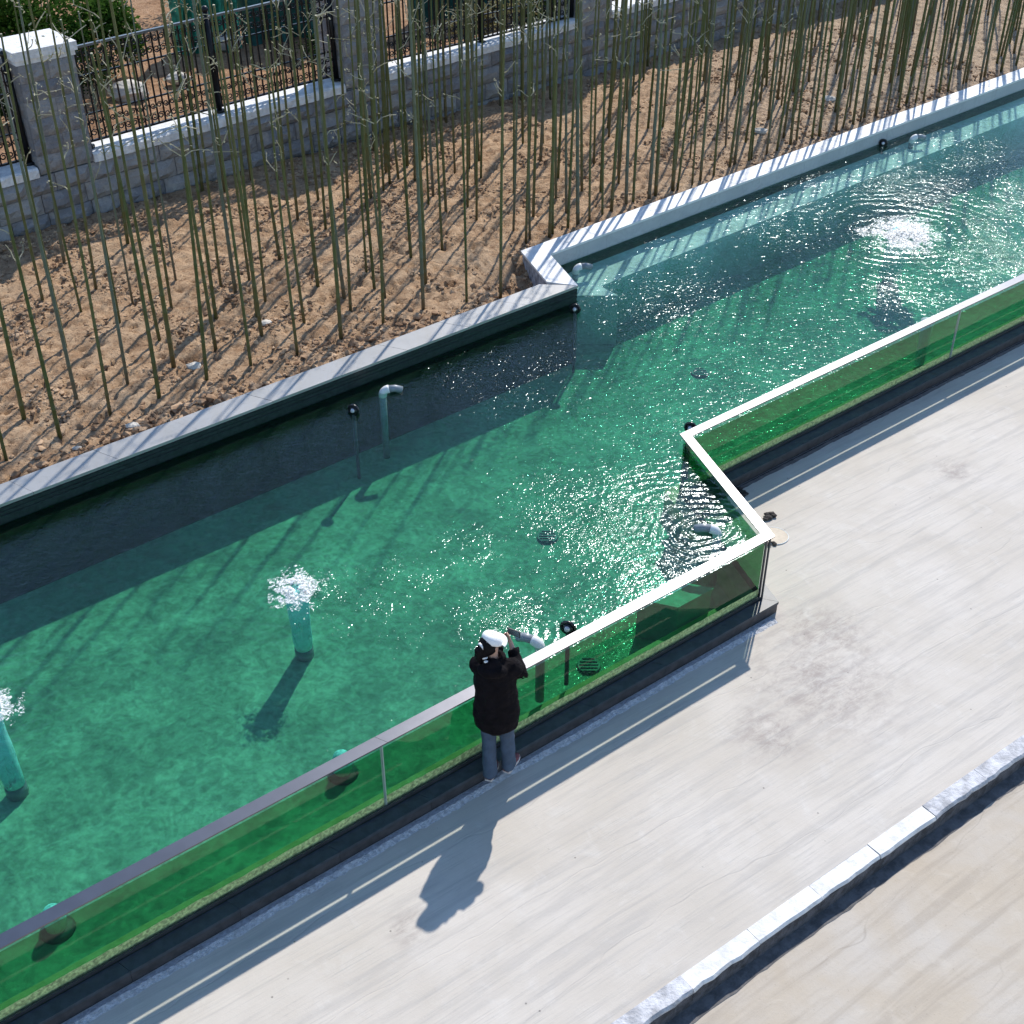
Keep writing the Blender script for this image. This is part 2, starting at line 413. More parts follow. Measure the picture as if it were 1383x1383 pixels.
M = {
    'pave': m_pavement(), 'road': m_road(), 'soil': m_soil(), 'clod': m_clod(),
    'garden': m_soil('reddish_garden_soil', (0.86, 0.76, 0.70)),
    'white_marble': m_marble('white_marble', (0.66, 0.655, 0.65), (0.74, 0.735, 0.73), (0.42, 0.42, 0.43)),
    'grey_marble': m_marble('grey_marble', (0.66, 0.66, 0.66), (0.72, 0.72, 0.72), (0.5, 0.5, 0.5)), 'polished_kerb': m_marble('polished_grey_cladding', (0.37, 0.36, 0.345), (0.41, 0.40, 0.385), (0.30, 0.30, 0.29), 0.3, 0.32),
    'face_marble': m_marble('kerb_face_marble', (0.40, 0.41, 0.42), (0.46, 0.465, 0.47), (0.30, 0.30, 0.31)),
    'black_tile': simple('black_granite', (0.018, 0.021, 0.026), 0.35, 0, 0.4, 20, 0.3, 0.004),
    'plinth': simple('dark_slate', (0.042, 0.052, 0.062), 0.5, 0, 0.25, 12, 0.25, 0.003),
    'plinth_face': simple('dark_stone_face', (0.050, 0.046, 0.048), 0.6, 0, 0.3, 12, 0.3, 0.004),
    'cement': simple('wet_cement', (0.33, 0.34, 0.38), 0.8, 0, 0.5, 12, 0.8, 0.02),
    'mortar': simple('rough_mortar', (0.46, 0.47, 0.50), 0.95, 0, 0.25, 30, 1.0, 0.02, bscale=55),
    'steel': simple('brushed_steel', (0.17, 0.17, 0.183), 0.30, 1.0, 0.06, 4, 0.05, 0.002),
    'steel_dark': simple('dark_steel', (0.05, 0.055, 0.06), 0.5, 0.3, 0.2, 6, 0.1, 0.002),
    'silicone': simple('grey_silicone', (0.32, 0.38, 0.35), 0.5, 0, 0.1, 8, 0.1, 0.002),
    'glass': m_glass(), 'water': m_water(),
    'floor': m_poolfloor('pool_render_green', (0.50, 0.66, 0.52), (0.66, 0.82, 0.66)),
    'deep_wall': m_poolfloor('deep_wall_render', (0.20, 0.30, 0.30), (0.30, 0.41, 0.41)),
    'shelf': m_poolfloor('pale_pool_render', (0.55, 0.62, 0.60), (0.66, 0.74, 0.72)),
    'ledge': m_poolfloor('yellow_pool_ledge', (0.62, 0.46, 0.26), (0.72, 0.58, 0.38)),
    'algae': simple('olive_algae', (0.62, 0.64, 0.30), 0.9, 0, 0.45, 34, 0.6, 0.006),
    'stone': m_stone(), 'white_stone': simple('white_rough_stone', (0.72, 0.72, 0.72), 0.85, 0, 0.14, 9, 0.8, 0.03),
    'iron': simple('black_iron', (0.012, 0.013, 0.016), 0.4, 0.6, 0.3, 12, 0.2, 0.003),
    'rail_paint': simple('glossy_grey_iron', (0.14, 0.145, 0.155), 0.3, 0.4, 0.15, 12, 0.1, 0.003),
    'bamboo': m_bamboo(),
    'node': simple('bamboo_node', (0.16, 0.16, 0.12), 0.6, 0, 0.2, 20),
    'cut': simple('cut_bamboo_end', (0.55, 0.50, 0.36), 0.8, 0, 0.2, 20),
    'twig': m_leaf('dry_twig', (0.34, 0.32, 0.23), (0.50, 0.48, 0.37)),
    'dry_leaf': m_leaf('dry_leaf', (0.34, 0.33, 0.22), (0.52, 0.50, 0.36)),
    'green_leaf': m_leaf('fresh_leaf', (0.16, 0.26, 0.06), (0.26, 0.36, 0.10)),
    'bush': m_leaf('bush_leaf', (0.030, 0.075, 0.014), (0.075, 0.15, 0.025)),
    'bush_dark': m_leaf('dark_bush_leaf', (0.012, 0.028, 0.010), (0.035, 0.06, 0.018)),
    'bush_olive': m_leaf('olive_bush_leaf', (0.16, 0.15, 0.06), (0.30, 0.26, 0.13)),
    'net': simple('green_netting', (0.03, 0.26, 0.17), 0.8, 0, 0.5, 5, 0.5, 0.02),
    'net_dark': simple('dark_green_netting', (0.008, 0.075, 0.06), 0.8, 0, 0.3, 6, 0.5, 0.02),  # darker copy of the netting colour with the shade put into it
    'pvc': simple('white_pvc', (0.72, 0.73, 0.72), 0.35, 0, 0.08, 6, 0.05, 0.002),
    'pvc_grey': simple('grey_pvc', (0.22, 0.25, 0.27), 0.4, 0, 0.12, 6, 0.05, 0.002),
    'black_plastic': simple('black_plastic', (0.012, 0.012, 0.014), 0.3, 0, 0.2, 10, 0.1, 0.002),
    'lens': simple('lamp_lens', (0.62, 0.62, 0.64), 0.15, 0.2, 0.1, 10, 0.1, 0.002),
    'foam': m_foam(),
    'plume': m_plume(),
    'drain': simple('drain_grate', (0.11, 0.17, 0.19), 0.5, 0.2, 0.3, 10),
    'lid': simple('beige_plastic', (0.42, 0.35, 0.27), 0.6, 0, 0.15, 6),
    'skin': simple('skin', (0.50, 0.29, 0.21), 0.5, 0, 0.08, 20, 0.1, 0.001),
    'coat': simple('black_coat', (0.006, 0.0045, 0.006), 0.85, 0, 0.35, 14, 0.6, 0.012, spec=0.12),
    'denim': simple('blue_denim', (0.050, 0.078, 0.122), 0.9, 0, 0.15, 12, 0.5, 0.003),
    'hair': simple('black_hair', (0.005, 0.004, 0.005), 0.6, 0, 0.4, 40, 0.5, 0.004, spec=0.12),
    'hat': simple('white_cotton', (0.80, 0.79, 0.78), 0.85, 0, 0.04, 20, 0.3, 0.004),
    'shoe': simple('red_canvas', (0.16, 0.05, 0.06), 0.8, 0, 0.2, 20),
    'sole': simple('pale_rubber', (0.52, 0.47, 0.45), 0.7, 0, 0.1, 20),
    'kerb_white': simple('limewashed_kerb', (0.66, 0.65, 0.64), 0.8, 0, 0.16, 9, 0.5, 0.012),
    'kerb_grey': simple('weathered_kerb', (0.46, 0.46, 0.48), 0.85, 0, 0.32, 8, 0.7, 0.02),
    'kerb_face': simple('tarred_kerb_face', (0.075, 0.075, 0.085), 0.85, 0, 0.5, 10, 0.7, 0.02),
    'kerb_shade_strip': simple('painted_kerb_shade', (0.12, 0.115, 0.115), 0.9, 0, 0.35, 9, 0.6, 0.01),
    'teal_box': simple('teal_plastic', (0.10, 0.50, 0.48), 0.6, 0, 0.2, 8),
    'rock': simple('pale_rock', (0.50, 0.46, 0.40), 0.9, 0, 0.2, 5, 0.8, 0.03),
    'rag': simple('dark_rag', (0.045, 0.036, 0.032), 0.9, 0, 0.4, 20, 0.7, 0.02),
    'ground': m_soil('far_ground', (0.9, 0.9, 0.85)),
}

# ------------------------------------------------------------------ mesh helpers
class MB:
    def __init__(s):
        s.v = []; s.f = []; s.mi = []
    def add(s, vs, fs, mi=0):
        o = len(s.v)
        s.v += [tuple(map(float, v)) for v in vs]
        s.f += [tuple(i + o for i in f) for f in fs]
        s.mi += [mi] * len(fs)
        return s
    def prism(s, poly, z0, z1, mi=0, caps=True):
        n = len(poly)
        # make counter-clockwise
        a = sum(poly[i][0] * poly[(i + 1) % n][1] - poly[(i + 1) % n][0] * poly[i][1] for i in range(n))
        if a < 0: poly = poly[::-1]
        vs = [(x, y, z0) for x, y in poly] + [(x, y, z1) for x, y in poly]
        fs = [(i, (i + 1) % n, n + (i + 1) % n, n + i) for i in range(n)]
        if caps: fs += [tuple(range(n - 1, -1, -1)), tuple(range(n, 2 * n))]
        return s.add(vs, fs, mi)
    def box(s, c, size, rot=0, mi=0, mat=None):
        hx, hy, hz = [k / 2 for k in size]
        vs = [Vector((x, y, z)) for z in (-hz, hz) for x, y in ((-hx, -hy), (hx, -hy), (hx, hy), (-hx, hy))]
        m = mat if mat is not None else Matrix.Rotation(rot, 3, 'Z')
        vs = [(m @ v) + Vector(c) for v in vs]
        return s.add(vs, [(3, 2, 1, 0), (4, 5, 6, 7), (0, 1, 5, 4), (1, 2, 6, 5), (2, 3, 7, 6), (3, 0, 4, 7)], mi)
    def tube(s, pts, rad, sides=8, caps=True, mi=0, sx=1.0):
        pts = [Vector(p) for p in pts]
        n = len(pts)
        if not hasattr(rad, '__len__'): rad = [rad] * n
        o = []
        t0 = (pts[1] - pts[0]).normalized()
        ref = Vector((0, 0, 1)) if abs(t0.z) < 0.9 else Vector((1, 0, 0))
        u = t0.cross(ref).normalized()
        for i in range(n):
            t = (pts[min(i + 1, n - 1)] - pts[max(i - 1, 0)]).normalized()
            u = (u - t * u.dot(t)).normalized()
            w = t.cross(u)
            for k in range(sides):
                a = 2 * math.pi * k / sides
                o.append(pts[i] + (u * math.cos(a) * sx + w * math.sin(a)) * rad[i])
        fs = []
        for i in range(n - 1):
            for k in range(sides):
                k2 = (k + 1) % sides
                fs.append((i * sides + k, i * sides + k2, (i + 1) * sides + k2, (i + 1) * sides + k))
        if caps:
            fs.append(tuple(range(sides - 1, -1, -1)))
            fs.append(tuple((n - 1) * sides + k for k in range(sides)))
        return s.add(o, fs, mi)
    def loft(s, rings, sides=16, mi=0, caps=True):
        """rings: (centre, rx, ry, basis matrix or None)"""
        o = []
        for c, rx, ry, m in rings:
            for k in range(sides):
                a = 2 * math.pi * k / sides
                v = Vector((math.cos(a) * rx, math.sin(a) * ry, 0))
                if m is not None: v = m @ v
                o.append(Vector(c) + v)
        n = len(rings); fs = []
        for i in range(n - 1):
            for k in range(sides):
                k2 = (k + 1) % sides
                fs.append((i * sides + k, i * sides + k2, (i + 1) * sides + k2, (i + 1) * sides + k))
        if caps:
            fs.append(tuple(range(sides - 1, -1, -1)))
            fs.append(tuple((n - 1) * sides + k for k in range(sides)))
        return s.add(o, fs, mi)
    def ball(s, c, r, seg=10, rings=7, sc=(1, 1, 1), mi=0, jit=0.0, mat=None):
        vs = [Vector((0, 0, -1))]
        for i in range(1, rings):
            ph = -math.pi / 2 + math.pi * i / rings
            for k in range(seg):
                a = 2 * math.pi * k / seg
                vs.append(Vector((math.cos(ph) * math.cos(a), math.cos(ph) * math.sin(a), math.sin(ph))))
        vs.append(Vector((0, 0, 1)))
        out = []
        for v in vs:
            v = v * (1 + random.uniform(-jit, jit)) if jit else v
            v = Vector((v.x * sc[0], v.y * sc[1], v.z * sc[2])) * r
            if mat is not None: v = mat @ v
            out.append(v + Vector(c))
        fs = [(0, 1 + (k + 1) % seg, 1 + k) for k in range(seg)]
        for i in range(rings - 2):
            for k in range(seg):
                a = 1 + i * seg; k2 = (k + 1) % seg
                fs.append((a + k, a + k2, a + seg + k2, a + seg + k))
        last = len(vs) - 1; a = 1 + (rings - 2) * seg
        fs += [(last, a + k, a + (k + 1) % seg) for k in range(seg)]
        return s.add(out, fs, mi)
    def mesh(s, name, mats, smooth=False):
        me = bpy.data.meshes.new(name)
        me.from_pydata(s.v, [], s.f)
        if not isinstance(mats, (list, tuple)): mats = [mats]
        for m in mats: me.materials.append(m)
        if len(mats) > 1: me.polygons.foreach_set('material_index', s.mi)
        if smooth: me.polygons.foreach_set('use_smooth', [True] * len(me.polygons))
        me.update()
        return me
    def obj(s, name, mats, parent=None, smooth=False):
        o = bpy.data.objects.new(name, s.mesh(name, mats, smooth))
        COL.objects.link(o)
        if parent is not None: o.parent = parent
        return o

def place_base(o, loc):
    """move a mesh object's origin to loc without moving the mesh"""
    loc = Vector(loc)
    o.data.transform(Matrix.Translation(-loc)); o.location = loc
    return o
def tag(o, label, cat, group=None):
    o['label'] = label; o['category'] = cat
    if group: o['group'] = group
    return o
def thing(name, label, cat, loc=(0, 0, 0), group=None):
    o = bpy.data.objects.new(name, None); COL.objects.link(o)
    o.empty_display_size = 0.2
    o.location = loc
    return tag(o, label, cat, group)
def part(mb, name, mats, parent, smooth=False):
    """mb is in world coordinates; the part follows its parent"""
    o = mb.obj(name, mats, None, smooth)
    o.parent = parent
    base = Vector((0, 0, 0)); q = parent
    while q is not None:
        base += q.location; q = q.parent
    o.data.transform(Matrix.Translation(-base))
    return o
def struct(o, kind='structure'):
    o['kind'] = kind
    return o
def norm2(v):
    l = math.hypot(*v); return (v[0] / l, v[1] / l)
def offset(poly, d):
    """offset an open polyline to its left by d with mitred corners"""
    n = len(poly); out = []
    for i in range(n):
        dirs = []
        if i > 0: dirs.append(norm2((poly[i][0] - poly[i - 1][0], poly[i][1] - poly[i - 1][1])))
        if i < n - 1: dirs.append(norm2((poly[i + 1][0] - poly[i][0], poly[i + 1][1] - poly[i][1])))
        ns = [(-b, a) for a, b in dirs]
        if len(ns) == 1: m = ns[0]; k = d
        else:
            m = norm2((ns[0][0] + ns[1][0], ns[0][1] + ns[1][1]))
            k = d / (m[0] * ns[0][0] + m[1] * ns[0][1])
        out.append((poly[i][0] + m[0] * k, poly[i][1] + m[1] * k))
    return out
def lerp2(a, b, t): return (a[0] + (b[0] - a[0]) * t, a[1] + (b[1] - a[1]) * t)
def dist2(a, b): return math.hypot(a[0] - b[0], a[1] - b[1])
def pieces(pa, pb, length, first=0.0):
    """cut the strip between two matching polylines into quads about `length` long, one list per segment"""
    res = []
    for i in range(len(pa) - 1):
        a0, a1, b0, b1 = pa[i], pa[i + 1], pb[i], pb[i + 1]
        L = dist2(a0, a1)
        cuts = [0.0]; x = first if (i == 0 and first) else length
        while x < L - length * 0.45: cuts.append(x / L); x += length
        cuts.append(1.0)
        res.append([(lerp2(a0, a1, u), lerp2(a0, a1, v), lerp2(b0, b1, v), lerp2(b0, b1, u)) for u, v in zip(cuts, cuts[1:])])
    return res
def shrink(q, g):
    """shorten a quad by g at both ends along its length"""
    a0, a1, b1, b0 = q
    L = max(dist2(a0, a1), 1e-6); t = g / L
    return (lerp2(a0, a1, t), lerp2(a0, a1, 1 - t), lerp2(b0, b1, 1 - t), lerp2(b0, b1, t))

# ------------------------------------------------------------------ plan of the pool (metres)
D1 = norm2((2.745 + 3.716, 10.852 - 5.817))
D2 = norm2((6.911 - 2.104, 16.692 - 12.822))
C1 = (2.745, 10.852); C2 = (2.104, 12.822)
RAIL = [(-3.716 - D1[0] * 5, 5.817 - D1[1] * 5), C1, C2, (C2[0] + D2[0] * 20, C2[1] + D2[1] * 20)]
DK = norm2((0.917 + 5.401, 16.46 - 11.167)); DW = norm2((10.154 - 0.555, 25.898 - 17.511))
K1 = (0.917, 16.46); K2 = (0.555, 17.511)
KERB = [(-5.401 - DK[0] * 6, 11.167 - DK[1] * 6), K1, K2, (K2[0] + DW[0] * 26, K2[1] + DW[1] * 26)]
KERB = [(x * 1.00765, y * 1.00765) for x, y in KERB]; K1, K2 = KERB[1], KERB[2]
Z_WATER, Z_FLOOR, Z_RAIL, Z_KERB, Z_PL = 0.872, -0.10, 1.0, 1.12, 0.15

# ------------------------------------------------------------------ setting: ground, pavement, road
mb = MB(); mb.prism([(-300, -200), (300, -200), (300, 400), (-300, 400)], -1.1, -1.0)
struct(mb.obj('ground', M['ground']))
RK = [(1.045, 5.859), (4.874, 8.696)]
DR = norm2((RK[1][0] - RK[0][0], RK[1][1] - RK[0][1]))
RKO = [(RK[0][0] - DR[0] * 8, RK[0][1] - DR[1] * 8), (RK[0][0] + DR[0] * 30, RK[0][1] + DR[1] * 30)]
RKI = offset(RKO, 0.165)
pl = offset(RAIL, -0.114)
inside = offset(RAIL, -0.10)
mb = MB()
mb.prism(inside + [RKI[1], RKI[0]], -0.3, 0.0)
struct(mb.obj('pavement', M['pave']))
mb = MB()
nr = (DR[1], -DR[0])
mb.prism([(RKO[0][0] - nr[0] * 0.05, RKO[0][1] - nr[1] * 0.05), (RKO[1][0] - nr[0] * 0.05, RKO[1][1] - nr[1] * 0.05),
          (RKO[1][0] + nr[0] * 14, RKO[1][1] + nr[1] * 14), (RKO[0][0] + nr[0] * 14, RKO[0][1] + nr[1] * 14)], -0.6, -0.205)
struct(mb.obj('road', M['road']))

# kerb stones between the pavement and the lower road
kroot = thing('road_kerb', 'row of patchy white and grey kerb stones along the drop to the beige road', 'kerb', (*RKO[0], -0.3))
st = pieces(RKI, RKO, 0.745, 0.30)[0]
for i, q in enumerate(st):
    q2 = shrink(q, 0.002 + random.random() * 0.002)
    c = (q[0][0] + q[2][0]) / 2
    m = M['kerb_white'] if 1.45 < c < 3.75 else M['kerb_grey']
    b = MB(); hz = random.uniform(-0.006, 0.008)
    (a0, a1, b1, b0) = q2
    bev = 0.012
    n = 7
    # subdivided top with chipped outer edge
    vs = []; fs = []
    for k in range(n + 1):
        tt = k / n
        ia = lerp2(a0, a1, tt); ob = lerp2(b0, b1, tt)
        ch = random.uniform(-0.012, 0.006)
        ob = (ob[0] + nr[0] * ch, ob[1] + nr[1] * ch)
        obt = lerp2(ob, ia, 0.10)
        vs += [(ia[0], ia[1], -0.28), (ia[0], ia[1], 0.004 + hz), (obt[0], obt[1], 0.004 + hz + random.uniform(-0.003, 0.003)), (ob[0], ob[1], -0.02 + hz), (ob[0], ob[1], -0.035)]
    for k in range(n):
        for j in range(4):
            fs.append((k * 5 + j, k * 5 + j + 1, k * 5 + 5 + j + 1, k * 5 + 5 + j))
    fs += [(0, 1, 2, 3, 4), tuple(n * 5 + j for j in (4, 3, 2, 1, 0))]
    fs = [tuple(reversed(f)) for f in fs]
    b.add(vs, fs)
    part(b, 'kerb_stone', m, kroot)
    b = MB(); f0 = shrink(q, 0.002); b.prism([lerp2(f0[0], f0[3], 0.3), lerp2(f0[1], f0[2], 0.3), lerp2(f0[1], f0[2], 0.97), lerp2(f0[0], f0[3], 0.97)], -0.28, -0.036)
    part(b, 'kerb_face', M['kerb_face'], kroot)

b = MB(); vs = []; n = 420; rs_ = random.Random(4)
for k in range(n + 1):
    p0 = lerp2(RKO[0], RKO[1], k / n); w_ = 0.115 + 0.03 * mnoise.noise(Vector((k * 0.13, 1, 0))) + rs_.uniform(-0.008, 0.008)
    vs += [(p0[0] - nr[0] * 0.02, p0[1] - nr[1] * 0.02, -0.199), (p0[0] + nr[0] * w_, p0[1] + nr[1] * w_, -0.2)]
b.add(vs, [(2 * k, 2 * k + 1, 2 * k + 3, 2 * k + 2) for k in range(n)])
struct(b.obj('kerb_shade_strip', M['kerb_shade_strip']))  # dark strip painted on the road to deepen the kerb's shadow

# ------------------------------------------------------------------ pool basin
RG_IN = offset(RAIL, 0.078)     # inner face of the glass
poly = offset(RAIL, 0.02) + KERB[::-1]
mb = MB(); mb.prism([*offset(RAIL, 0.03), *offset(KERB, 0.1)[::-1]], Z_FLOOR - 0.2, Z_FLOOR)
struct(mb.obj('pool_floor', M['floor']))
mb = MB()
led = offset(RAIL, 0.22)
LA = offset(RAIL, 0.10); 
mb.prism(offset(RAIL, 0.080) + led[::-1], Z_FLOOR - 0.05, 0.165)
struct(mb.obj('pool_ledge', M['ledge']))
# shelf under the white kerb
sh = [K1, K2, KERB[3]]
sh_off = offset([K1, K2, KERB[3]], -0.64)
mb = MB(); mb.prism([(K1[0] + 0.01, K1[1] + 0.55), (K2[0], K2[1] + 0.01), KERB[3], sh_off[2], sh_off[1], (K1[0] + 0.62, K1[1] + 0.55)], Z_FLOOR - 0.05, 0.70)
struct(mb.obj('pool_shelf', M['shelf']))
# water: one closed body with sides just inside the glass and the walls
win = offset(RAIL, 0.0785); kin = offset(KERB, -0.003)
from mathutils.geometry import delaunay_2d_cdt
ring = win + kin[::-1]
ar = sum(ring[i][0] * ring[(i + 1) % len(ring)][1] - ring[(i + 1) % len(ring)][0] * ring[i][1] for i in range(len(ring)))
if ar < 0: ring = ring[::-1]
def in_ring(x, y):
    c = False; n = len(ring); j = n - 1
    for i in range(n):
        xi, yi = ring[i]; xj, yj = ring[j]
        if (yi > y) != (yj > y) and x < (xj - xi) * (y - yi) / (yj - yi) + xi: c = not c
        j = i
    return c
wp = [Vector(q) for q in ring]
gp = 0.13
for i in range(int(22 / gp)):
    for j in range(int(26 / gp)):
        x, y = -9 + i * gp + (j % 2) * gp / 2, 5 + j * gp
        if in_ring(x, y) and in_ring(x + .05, y) and in_ring(x - .05, y) and in_ring(x, y + .05) and in_ring(x, y - .05): wp.append(Vector((x, y)))
nr_ = len(ring)
cv, ce, cf, _, _, _ = delaunay_2d_cdt(wp, [(i, (i + 1) % nr_) for i in range(nr_)], [], 1, 1e-5)
zw0 = Z_FLOOR + 0.004
mb = MB(); nv = len(cv)
mb.v = [(v.x, v.y, Z_WATER) for v in cv] + [(q[0], q[1], zw0) for q in ring]
for f in cf:
    a_, b_, c_ = [cv[k] for k in f[:3]]
    mb.f.append(tuple(f) if (b_ - a_).cross(c_ - a_) > 0 else tuple(f[::-1]))
def vfind(q):
    return min(range(nv), key=lambda k: (cv[k].x - q[0]) ** 2 + (cv[k].y - q[1]) ** 2)
ti = [vfind(q) for q in ring]
for i in range(nr_):
    j = (i + 1) % nr_; mb.f.append((nv + i, nv + j, ti[j], ti[i]))
mb.f.append(tuple(nv + i for i in range(nr_ - 1, -1, -1)))
mb.mi = [0] * len(mb.f)
wat = struct(mb.obj('water', M['water']))
ACT = [(1.25, 11.35, 1.15, 0.85), (1.45, 10.6, 0.8, 0.65), (0.45, 11.7, 0.8, 0.45), (-1.35, 9.7, 0.7, 0.6), (-0.2, 9.72, 0.55, 1.0), (-1.95, 10.1, 0.75, 0.9), (-0.55, 10.9, 0.5, 0.6), (-1.1, 10.4, 0.5, 0.7),
       (6.11, 18.95, 1.0, 1.3), (7.6, 18.0, 1.7, 1.1), (8.6, 20.2, 1.5, 0.9), (6.8, 20.9, 1.5, 1.0), (5.7, 16.9, 0.9, 0.5), (5.0, 21.2, 0.9, 0.8), (4.7, 20.2, 1.0, 0.5), (-4.6, 8.5, 0.7, 0.6), (7.9, 19.3, 1.1, 0.95), (-0.4, 14.7, 1.7, 0.32), (1.8, 16.8, 1.6, 0.36), (4.0, 19.6, 1.6, 0.3), (7.6, 22.6, 2.0, 0.5), (2.3, 18.3, 0.9, 0.35)]
at = wat.data.attributes.new('activity', 'FLOAT', 'POINT')
vals = []
for (x, y, z) in mb.v:
    k = 0.0
    for (bx, by, br, ba) in ACT:
        d = math.hypot(x - bx, y - by) / br
        if d < 1: k = max(k, ba * (1 - d * d) ** 1.3)
    w_ = mnoise.noise(Vector((x * 2.1, y * 2.1, 3.3))) * 0.9 + mnoise.noise(Vector((x * 5.3, y * 5.3, 1.3))) * 0.6
    vals.append(k * max(0.25, min(1.6, 0.85 + 1.1 * w_)))
at.data.foreach_set('value', vals)

# ------------------------------------------------------------------ kerbs at the back of the pool
gk = thing('grey_pool_kerb', 'long pale grey stone kerb with a black inner face between the bamboo soil and the pool', 'kerb', (*KERB[0], Z_FLOOR))
ko = offset(KERB, 0.37)
seg = pieces(ko, KERB, 0.98, 0.42)
gsl = seg[0]
for i, q in enumerate(gsl):
    q = shrink(q, 0.0025)
    if i == len(gsl) - 1:
        q = (q[0], (0.383, 16.626), q[2], q[3])
    b = MB(); b.prism([q[0], q[1], q[2], q[3]], Z_KERB - 0.035, Z_KERB + random.uniform(-0.002, 0.002))
    part(b, 'kerb_slab', M['polished_kerb'], gk)
b = MB()
inn = offset(KERB, 0.012)
b.prism([inn[0], inn[1], offset(KERB, 0.34)[1], offset(KERB, 0.34)[0]], Z_WATER - 0.12, Z_KERB - 0.036)
part(b, 'kerb_wall', M['black_tile'], gk)
b = MB(); b.prism([inn[0], inn[1], offset(KERB, 0.34)[1], offset(KERB, 0.34)[0]], Z_FLOOR - 0.3, Z_WATER - 0.122)
part(b, 'submerged_wall', M['deep_wall'], gk)
for z in (1.05, 1.00, 0.95):
    b = MB(); a = offset(KERB, 0.006)
    b.prism([a[0], a[1], inn[1], inn[0]], z - 0.018, z + 0.018)
    part(b, 'tile_course', M['black_tile'], gk)
wk = thing('white_pool_kerb', 'bright white marble kerb with mitred corner along the far end of the pool', 'kerb', (*K2, Z_FLOOR))
for sgi in (1, 2):
    L = 1.2 if sgi == 2 else 2.0
    for q in pieces(ko, KERB, L)[sgi]:
        q = shrink(q, 0.0025)
        b = MB(); b.prism([q[0], q[1], q[2], q[3]], Z_KERB - 0.035, Z_KERB + 0.001 + random.uniform(-0.002, 0.002))
        part(b, 'kerb_slab', M['white_marble'], wk)
b = MB()
b.prism([inn[1], inn[2], inn[3], offset(KERB, 0.345)[3], offset(KERB, 0.345)[2], offset(KERB, 0.345)[1]], Z_FLOOR - 0.3, 0.60)
part(b, 'submerged_wall', M['shelf'], wk)
for sgi in (1, 2):
    for q in pieces(offset(KERB, 0.345), inn, 1.2)[sgi]:
        q = shrink(q, 0.002)
        b = MB(); b.prism(list(q), 0.602, Z_KERB - 0.036)
        part(b, 'face_slab', M['face_marble'] if sgi == 2 else M['cement'], wk)

# ------------------------------------------------------------------ stone plinth under the glass
pr_ = thing('stone_plinth', 'low dark slate plinth running along the foot of the glass pool wall', 'plinth', (*pl[1], 0))
gl_out = offset(RAIL, 0.03)
cnt = 0
jog_pl = offset(RAIL, -0.114)
for sg in pieces(gl_out, jog_pl, 0.96):
    for q in sg:
        q = shrink(q, 0.002)
        b = MB(); b.prism(list(q), 0.115, Z_PL)
        part(b, 'ledge_slab', M['plinth'], pr_)
        q3 = (lerp2(q[0], q[3], 0.1), lerp2(q[1], q[2], 0.1), lerp2(q[1], q[2], 0.95), lerp2(q[0], q[3], 0.95))
        b = MB(); b.prism(list(q3), -0.02, 0.113)
        part(b, 'face_slab', M['plinth_face'], pr_)
# rough mortar joint along its foot
def ragged(pathL, o0, o1, step, z, mat, name, seed, s0=0.0, s1=1e9):
    rs = random.Random(seed)
    A = offset(pathL, o0); B = offset(pathL, o1)
    b = MB()
    for i in range(len(A) - 1):
        L = dist2(A[i], A[i + 1]); n = int(min(L, 30) / step)
        vs = []
        for k in range(n + 1):
            t = k * step / L
            wob = mnoise.noise(Vector((k * step * 1.3 + seed, i, 0))) * 0.5 + rs.uniform(-0.2, 0.2)
            a = lerp2(A[i], A[i + 1], t); c = lerp2(B[i], B[i + 1], t)
            c2 = lerp2(a, c, 1 + wob * 0.45)
            m_ = lerp2(a, c2, 0.5)
            vs += [(a[0], a[1], z), (m_[0], m_[1], z + 0.012 + rs.uniform(0, 0.012)), (c2[0], c2[1], z - 0.006)]
        fs = []
        for k in range(n):
            for j in range(2):
                fs.append((k * 3 + j, k * 3 + j + 1, k * 3 + j + 4, k * 3 + j + 3))
        b.add(vs, fs)
    return b
rev = [RAIL[0], RAIL[1]]
b = ragged(rev, -0.116, -0.235, 0.05, 0.004, None, None, 3)
tag(b.obj('mortar_strip', M['mortar']), 'rough pale mortar strip smeared along the foot of the near dark plinth', 'mortar')
b = ragged([RAIL[2], RAIL[3]], -0.116, -0.19, 0.05, 0.004, None, None, 9)
tag(b.obj('mortar_strip', M['plinth_face']), 'thin dark mortar strip along the foot of the far plinth beyond the glass corner', 'mortar')

# ------------------------------------------------------------------ glass wall
gw = thing('glass_pool_wall', 'clear glass pool wall with flat steel rail, turning a corner beside the pavement', 'glass wall', (*C1, Z_PL))
g0 = offset(RAIL, 0.056); g1 = offset(RAIL, 0.076)
